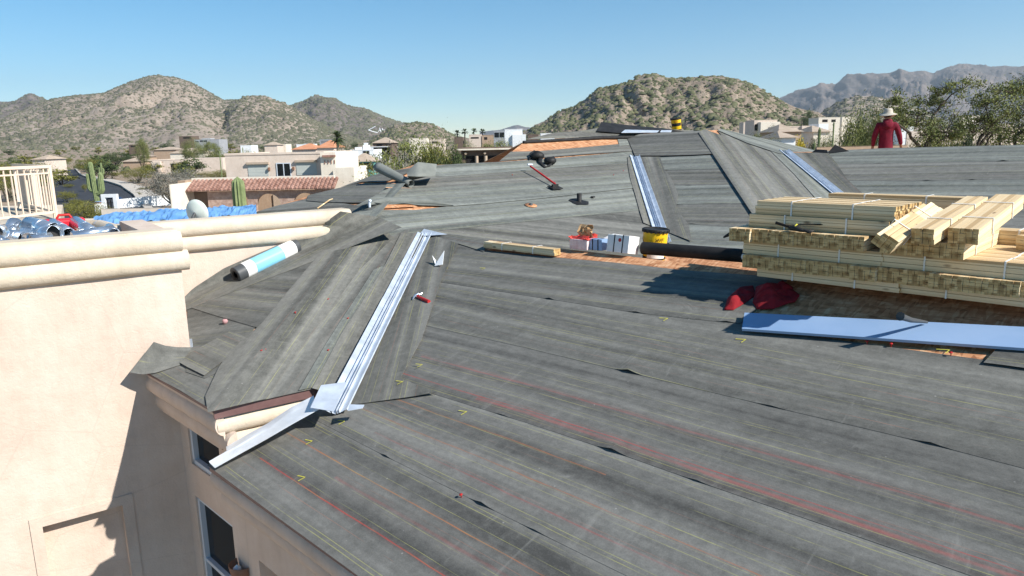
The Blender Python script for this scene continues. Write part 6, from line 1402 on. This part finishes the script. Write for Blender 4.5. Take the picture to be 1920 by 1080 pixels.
far_house(654,700,303,200,8,'st_teal','small gazebo house with tan hipped roof and green walls',roof=('tile_t',2.2),wins=((668,678,306,318,'d'),(680,694,305,318,'d')))
far_house(768,800,260,330,10,'st_cream','long low cream house above the broad olive tree')
far_house(806,832,262,270,10,'st_pink','pink house with balcony above the broad olive tree',wins=((810,822,265,269,'d'),))
far_house(852,868,258,330,9,'st_brown','dark brown block house left of the balcony house')
far_house(880,902,253,330,10,'st_pink','cream two-storey house with wide balconies on the skyline',wins=((883,898,257,260,'d'),))
far_house(904,926,254,330,9,'st_tan','tan house with dark openings beside the two-storey one',wins=((908,914,257,262,'d'),))
far_house(926,947,246,300,10,'st_grey','dark blue glassy house left of the big white block',wins=((927,946,248,258,'g'),))
far_house(947,980,243,300,12,'st_white','big white block house on the skyline at the hill foot',wins=((961,984,256,262,'g'),),extra=((961,986,252,'st_white',-1,4),))
far_house(990,1010,253,280,8,'st_brown','long dark brown house right of the big white block')
far_house(1014,1040,251,270,8,'st_white','white house below the rocky hill',wins=((1020,1024,255,258,'g'),))
far_house(1040,1060,255,270,8,'st_tan','reddish brown low house below the rocky hill')
far_house(1060,1085,254,290,8,'st_pink','pinkish low house right of the reddish brown one')
far_house(864,960,281,60,12,'st_brown','dark brown flat-roofed patio house with log ends under the eaves',wins=((873,930,292,318,'d'),),extra=())
far_house(1393,1404,230,330,6,'st_pink','small pink block house at the left foot of the rocky hill')
far_house(1413,1456,226,260,10,'st_pink','pale house with flat roof below the rocky hill',wins=((1414,1422,233,245,'d'),),extra=((1420,1456,229,'st_cream',-3,5),))
far_house(1533,1573,221,300,10,'st_cream','long arched cream house at the saddle of the hills',wins=((1540,1550,224,229,'d'),(1557,1565,224,229,'d')))
far_house(1577,1603,220,310,9,'st_cream','cream house with a small dome left of the roofer')
far_house(1470,1520,238,190,12,'st_pink','pinkish terraced house beyond the yellow tree',extra=((1500,1508,236,'st_pink',-1,5),(1534,1552,232,'st_white',0,6)))
far_house(1462,1502,247,150,12,'st_tan','tan house with low hipped roof behind the yellow tree',roof=('tile_t',1.6))
far_house(1466,1492,258,110,9,'st_white','small white porch with grey roof left of the yellow tree',roof=('tile_t',1.0))
far_house(1525,1555,247,160,10,'st_cream','cream house with brown roof behind the slim saguaro',roof=('tile_t',1.4))
far_house(1690,1712,236,120,8,'st_white','white house glimpsed through the branches right of the roofer')
far_house(1800,1835,217,420,10,'st_cream','cream house far behind the mesquites at the mountain foot')
far_house(1850,1900,234,170,8,'st_pink','pinkish low wall house behind the right edge mesquite')
# detail for patio house: logs and posts
hp_=[o for o in COL.objects if str(o.get('label','')).startswith('dark brown flat-roofed patio')][0]
Lp=np.linalg.norm(gp(960,60)-gp(864,60)); zz=lambda v: at(910,v,60)[2]-hp_.location.z
for u in(873,909,945): m=MB(); x=(u-864)/96*Lp; m.tube([(x,-.35,zz(287)),(x,.1,zz(287))],.10,10); m.build('log_end',M['tile_t'],hp_)
for u in(893,910,935): m=MB(); x=(u-864)/96*Lp; m.tube([(x,-.2,0),(x,-.2,zz(292))],.14,10); m.build('post',M['tile_t'],hp_)
m=MB(); m.bx(-.3,Lp+.3,-.5,-.06,zz(281)+.0,zz(281)+.12); m.build('eave',M['st_cream'],hp_)
m=MB(); m.bx(.12*Lp,.18*Lp,3,4,zz(281),zz(277)); m.build('chimney',M['st_cream'],hp_)
# ---------- road, white wall, gate, car ----------
def on_ground(u,v,zo=0.):
    # intersect with the terrain by marching
    d=ray(u,v); d/=d[1]; lo_,hi_=20.,900.
    for _ in range(50):
        mid=(lo_+hi_)/2; p=d*mid
        if p[2]>TZ(p[0],p[1]): lo_=mid
        else: hi_=mid
    p=d*lo_; p[2]=float(TZ(p[0],p[1]))+zo; return p
M['asphalt']=mk('asphalt',(.028,.030,.036),(.045,.047,.055),.4,.9)
M['kerb']=mk('concrete_kerb',(.42,.38,.33),(.52,.47,.41),1,.9)
def strip(name,L,Rr,mat,zo,kind='structure',n=40,h=0.):
    A,_=resample([on_ground(*q) for q in L],n); B,_=resample([on_ground(*q) for q in Rr],n); k=7
    V=[]
    for i in range(n+1):
        for j in range(k+1): p=A[i]*(1-j/k)+B[i]*j/k; p=p.copy(); p[2]=float(TZ(p[0],p[1]))+zo; V.append(p)
    m=MB(); m.add(V,[(i*(k+1)+j,i*(k+1)+j+1,(i+1)*(k+1)+j+1,(i+1)*(k+1)+j) for i in range(n) for j in range(k)]); o=m.build(name,M[mat])
    if h: s=o.modifiers.new('t','SOLIDIFY'); s.thickness=h; s.offset=-1
    return tag(o,kind=kind)
strip('road',[(110,420),(104,378),(100,342),(103,329),(120,321),(132,318)],[(275,400),(250,368),(228,352),(186,340),(150,329),(140,318)],'asphalt',.10)
strip('kerb',[(288,396),(256,364),(232,350),(189,338),(152,328),(142,317)],[(275,400),(250,368),(228,352),(186,340),(150,329),(140,318)],'kerb',.24,h=.3)
strip('kerb',[(100,420),(96,378),(95,342),(99,327),(117,319),(130,317)],[(110,420),(104,378),(100,342),(103,329),(120,321),(132,318)],'kerb',.24,h=.3)
strip('gravel_verge',[(320,380),(275,352),(240,343),(200,335),(160,326)],[(288,396),(256,364),(232,350),(189,338),(152,328)],'kerb',.12)
def wall_run(u0,v0,Y0,u1,v1,Y1,h,mat,label,th=.25,name='garden_wall',cat='wall'):
    a=at(u0,v0,Y0); b=at(u1,v1,Y1); e=empty(name,a,label,cat); d=b-a; d[2]=0; L=np.linalg.norm(d); w_=np.array([-d[1],d[0],0])/L*th/2; m=MB(); dz=b[2]-a[2]
    vs=[]; 
    for s_ in(-1,1):
        for (p,z) in((np.zeros(3),0),(d,dz)):
            vs+=[p+w_*s_+Z3*z,p+w_*s_+Z3*(z-h)]
    m.add(vs,[(0,2,3,1),(4,5,7,6),(0,4,6,2),(1,3,7,5),(0,1,5,4),(2,6,7,3)]); m.build('wall',M[mat],e); m=MB(); m.add([v+Z3*.03+ (w_*.25 if i>3 else -w_*.25) for i,v in enumerate(vs) if i in(0,2,4,6)],[(0,1,3,2)]); m.build('coping',M[mat],e); return e
wall_run(222,374,118,374,358,126,2.2,'st_white','long white garden wall in front of the bare grey tree')
wall_run(176,383,108,195,381,109,2,'st_white','low white wall piece left of the gate pillar')
e=empty('gate_arch',at(205,364,115)-Z3*2.6,'white square gate arch at the left end of the garden wall','gate'); m=MB(); w_=29*115/CF/2; m.bx(-w_,-w_+.6,-.3,.3,0,2.6); m.bx(w_-.6,w_,-.3,.3,0,2.6); m.bx(-w_+.6,w_-.6,-.3,.3,2.1,2.6); m.build('arch',M['st_white'],e); m=MB(); m.bx(-.5,-.3,-.05,.05,0,1.9); m.bx(-.05,.15,-.05,.05,0,1.7); m.bx(-.6,.6,-.04,.04,1.2,1.3); m.build('gate_leaf',M['black_pl'],e)
wall_run(190,392,80,345,389,82,2.5,'kerb','low grey coping wall beyond the blue tarp',name='low_wall')
wall_run(1530,276,42,1700,272,42,4,'st_tan','long tan block wall beyond the low ridge, left of the mesquites')
wall_run(1700,246,95,1960,236,95,3,'st_pink','long pinkish wall seen through the mesquites')
# dark parked car behind the gate
c=on_ground(214,369); c=at(214,370,140); e=empty('parked_car',c-Z3*1.4,'dark blue car parked on the road just behind the white gate','car'); M['carp']=mk('car_paint',(.02,.035,.09),None,rough=.25,spec=.6); m=MB(); pr=[(-2.2,.35),(-2.2,.8),(-1.5,.95),(-.9,1.4),(.7,1.42),(1.4,.95),(2.2,.85),(2.25,.4)]
vs=[(x,y,z) for y in(-.85,.85) for x,z in pr]; n=len(pr); m.add(vs,[tuple(range(n))[::-1],tuple(range(n,2*n))]+[(i,(i+1)%n,n+(i+1)%n,n+i) for i in range(n)]); m.build('body',M['carp'],e)
m=MB(); m.add([(-1.35,-.86,.98),(-.85,-.86,1.34),(.65,-.86,1.36),(1.2,-.86,.98)],[(3,2,1,0)]); m.build('window',M['glass'],e)
for x in(-1.4,1.4):
    for y in(-.8,.8): m=MB(); m.lathe((x,y,.35),[(0,-.1),(.33,-.1),(.33,.1),(0,.1)],16,axis=(0,1,0)); m.build('wheel',M['black_pl'],e)
e=empty('utility_box',on_ground(185,380),'small brown box with blue top left of the white gate','box'); bp=at(185,374,122); e.location=bp-Z3*1; m=MB(); m.bx(-.5,.2,-.3,.3,-.5,.6); m.build('body',M['tile'],e); m=MB(); m.bx(-.55,.25,-.35,.35,.6,.7); m.build('lid',M['pan'],e)
# yucca / agave by the road kept as stuff scatter
Gn=np.zeros((30,60,3))
for i in range(30):
    for j in range(60):
        u=-40+ j/59*480; Yd=34+i/29*120; d=ray(u,horv(u)); d=d*(Yd/d[1]); Gn[i,j]=(d[0],d[1],0)
Gn[...,2]=TZ(Gn[...,0],Gn[...,1])
def outside_road(P): return P
# painted white number mark on the dark mountain
def on_hill(u,v,P):
    d=ray(u,v); d/=np.linalg.norm(d); Q=P.reshape(-1,3); t=Q@d; k=np.linalg.norm(Q-t[:,None]*d,axis=1); i=int(np.argmin(k+np.where(t<0,1e9,0)+t*.0005)); return d*t[i]*.985
m=MB(); 
for pts in ([(691,244),(704,237)],[(691,244),(699,247),(708,249)],[(708,249),(713,241)],[(711,240),(714,247)],[(713,241),(718,246)],[(716,241),(720,247)],[(721,243),(722,247)]):
    P=[on_hill(*q,P_c) for q in pts]; Ydm=min(p[1] for p in P); P=[at(q[0],q[1],Ydm) for q in pts]; m.tube(P,1.1,4)
tag(m.build('hillside_mark',M['white']),'white painted stone outline mark on the slope of the dark mountain','hill marking')

# ---------- air ----------
m=MB(); m.bx(-9300,9300,-60,9400,-13,900)
M['haze']=bpy.data.materials.new('haze'); M['haze'].use_nodes=True; n=M['haze'].node_tree; n.nodes.clear(); pv=n.nodes.new('ShaderNodeVolumePrincipled'); pv.inputs['Density'].default_value=7e-5; pv.inputs['Color'].default_value=(.80,.90,1,1); pv.inputs['Anisotropy'].default_value=.2
mo=n.nodes.new('ShaderNodeOutputMaterial'); n.links.new(pv.outputs[0],mo.inputs['Volume']); tag(m.build('haze',M['haze']),kind='stuff')
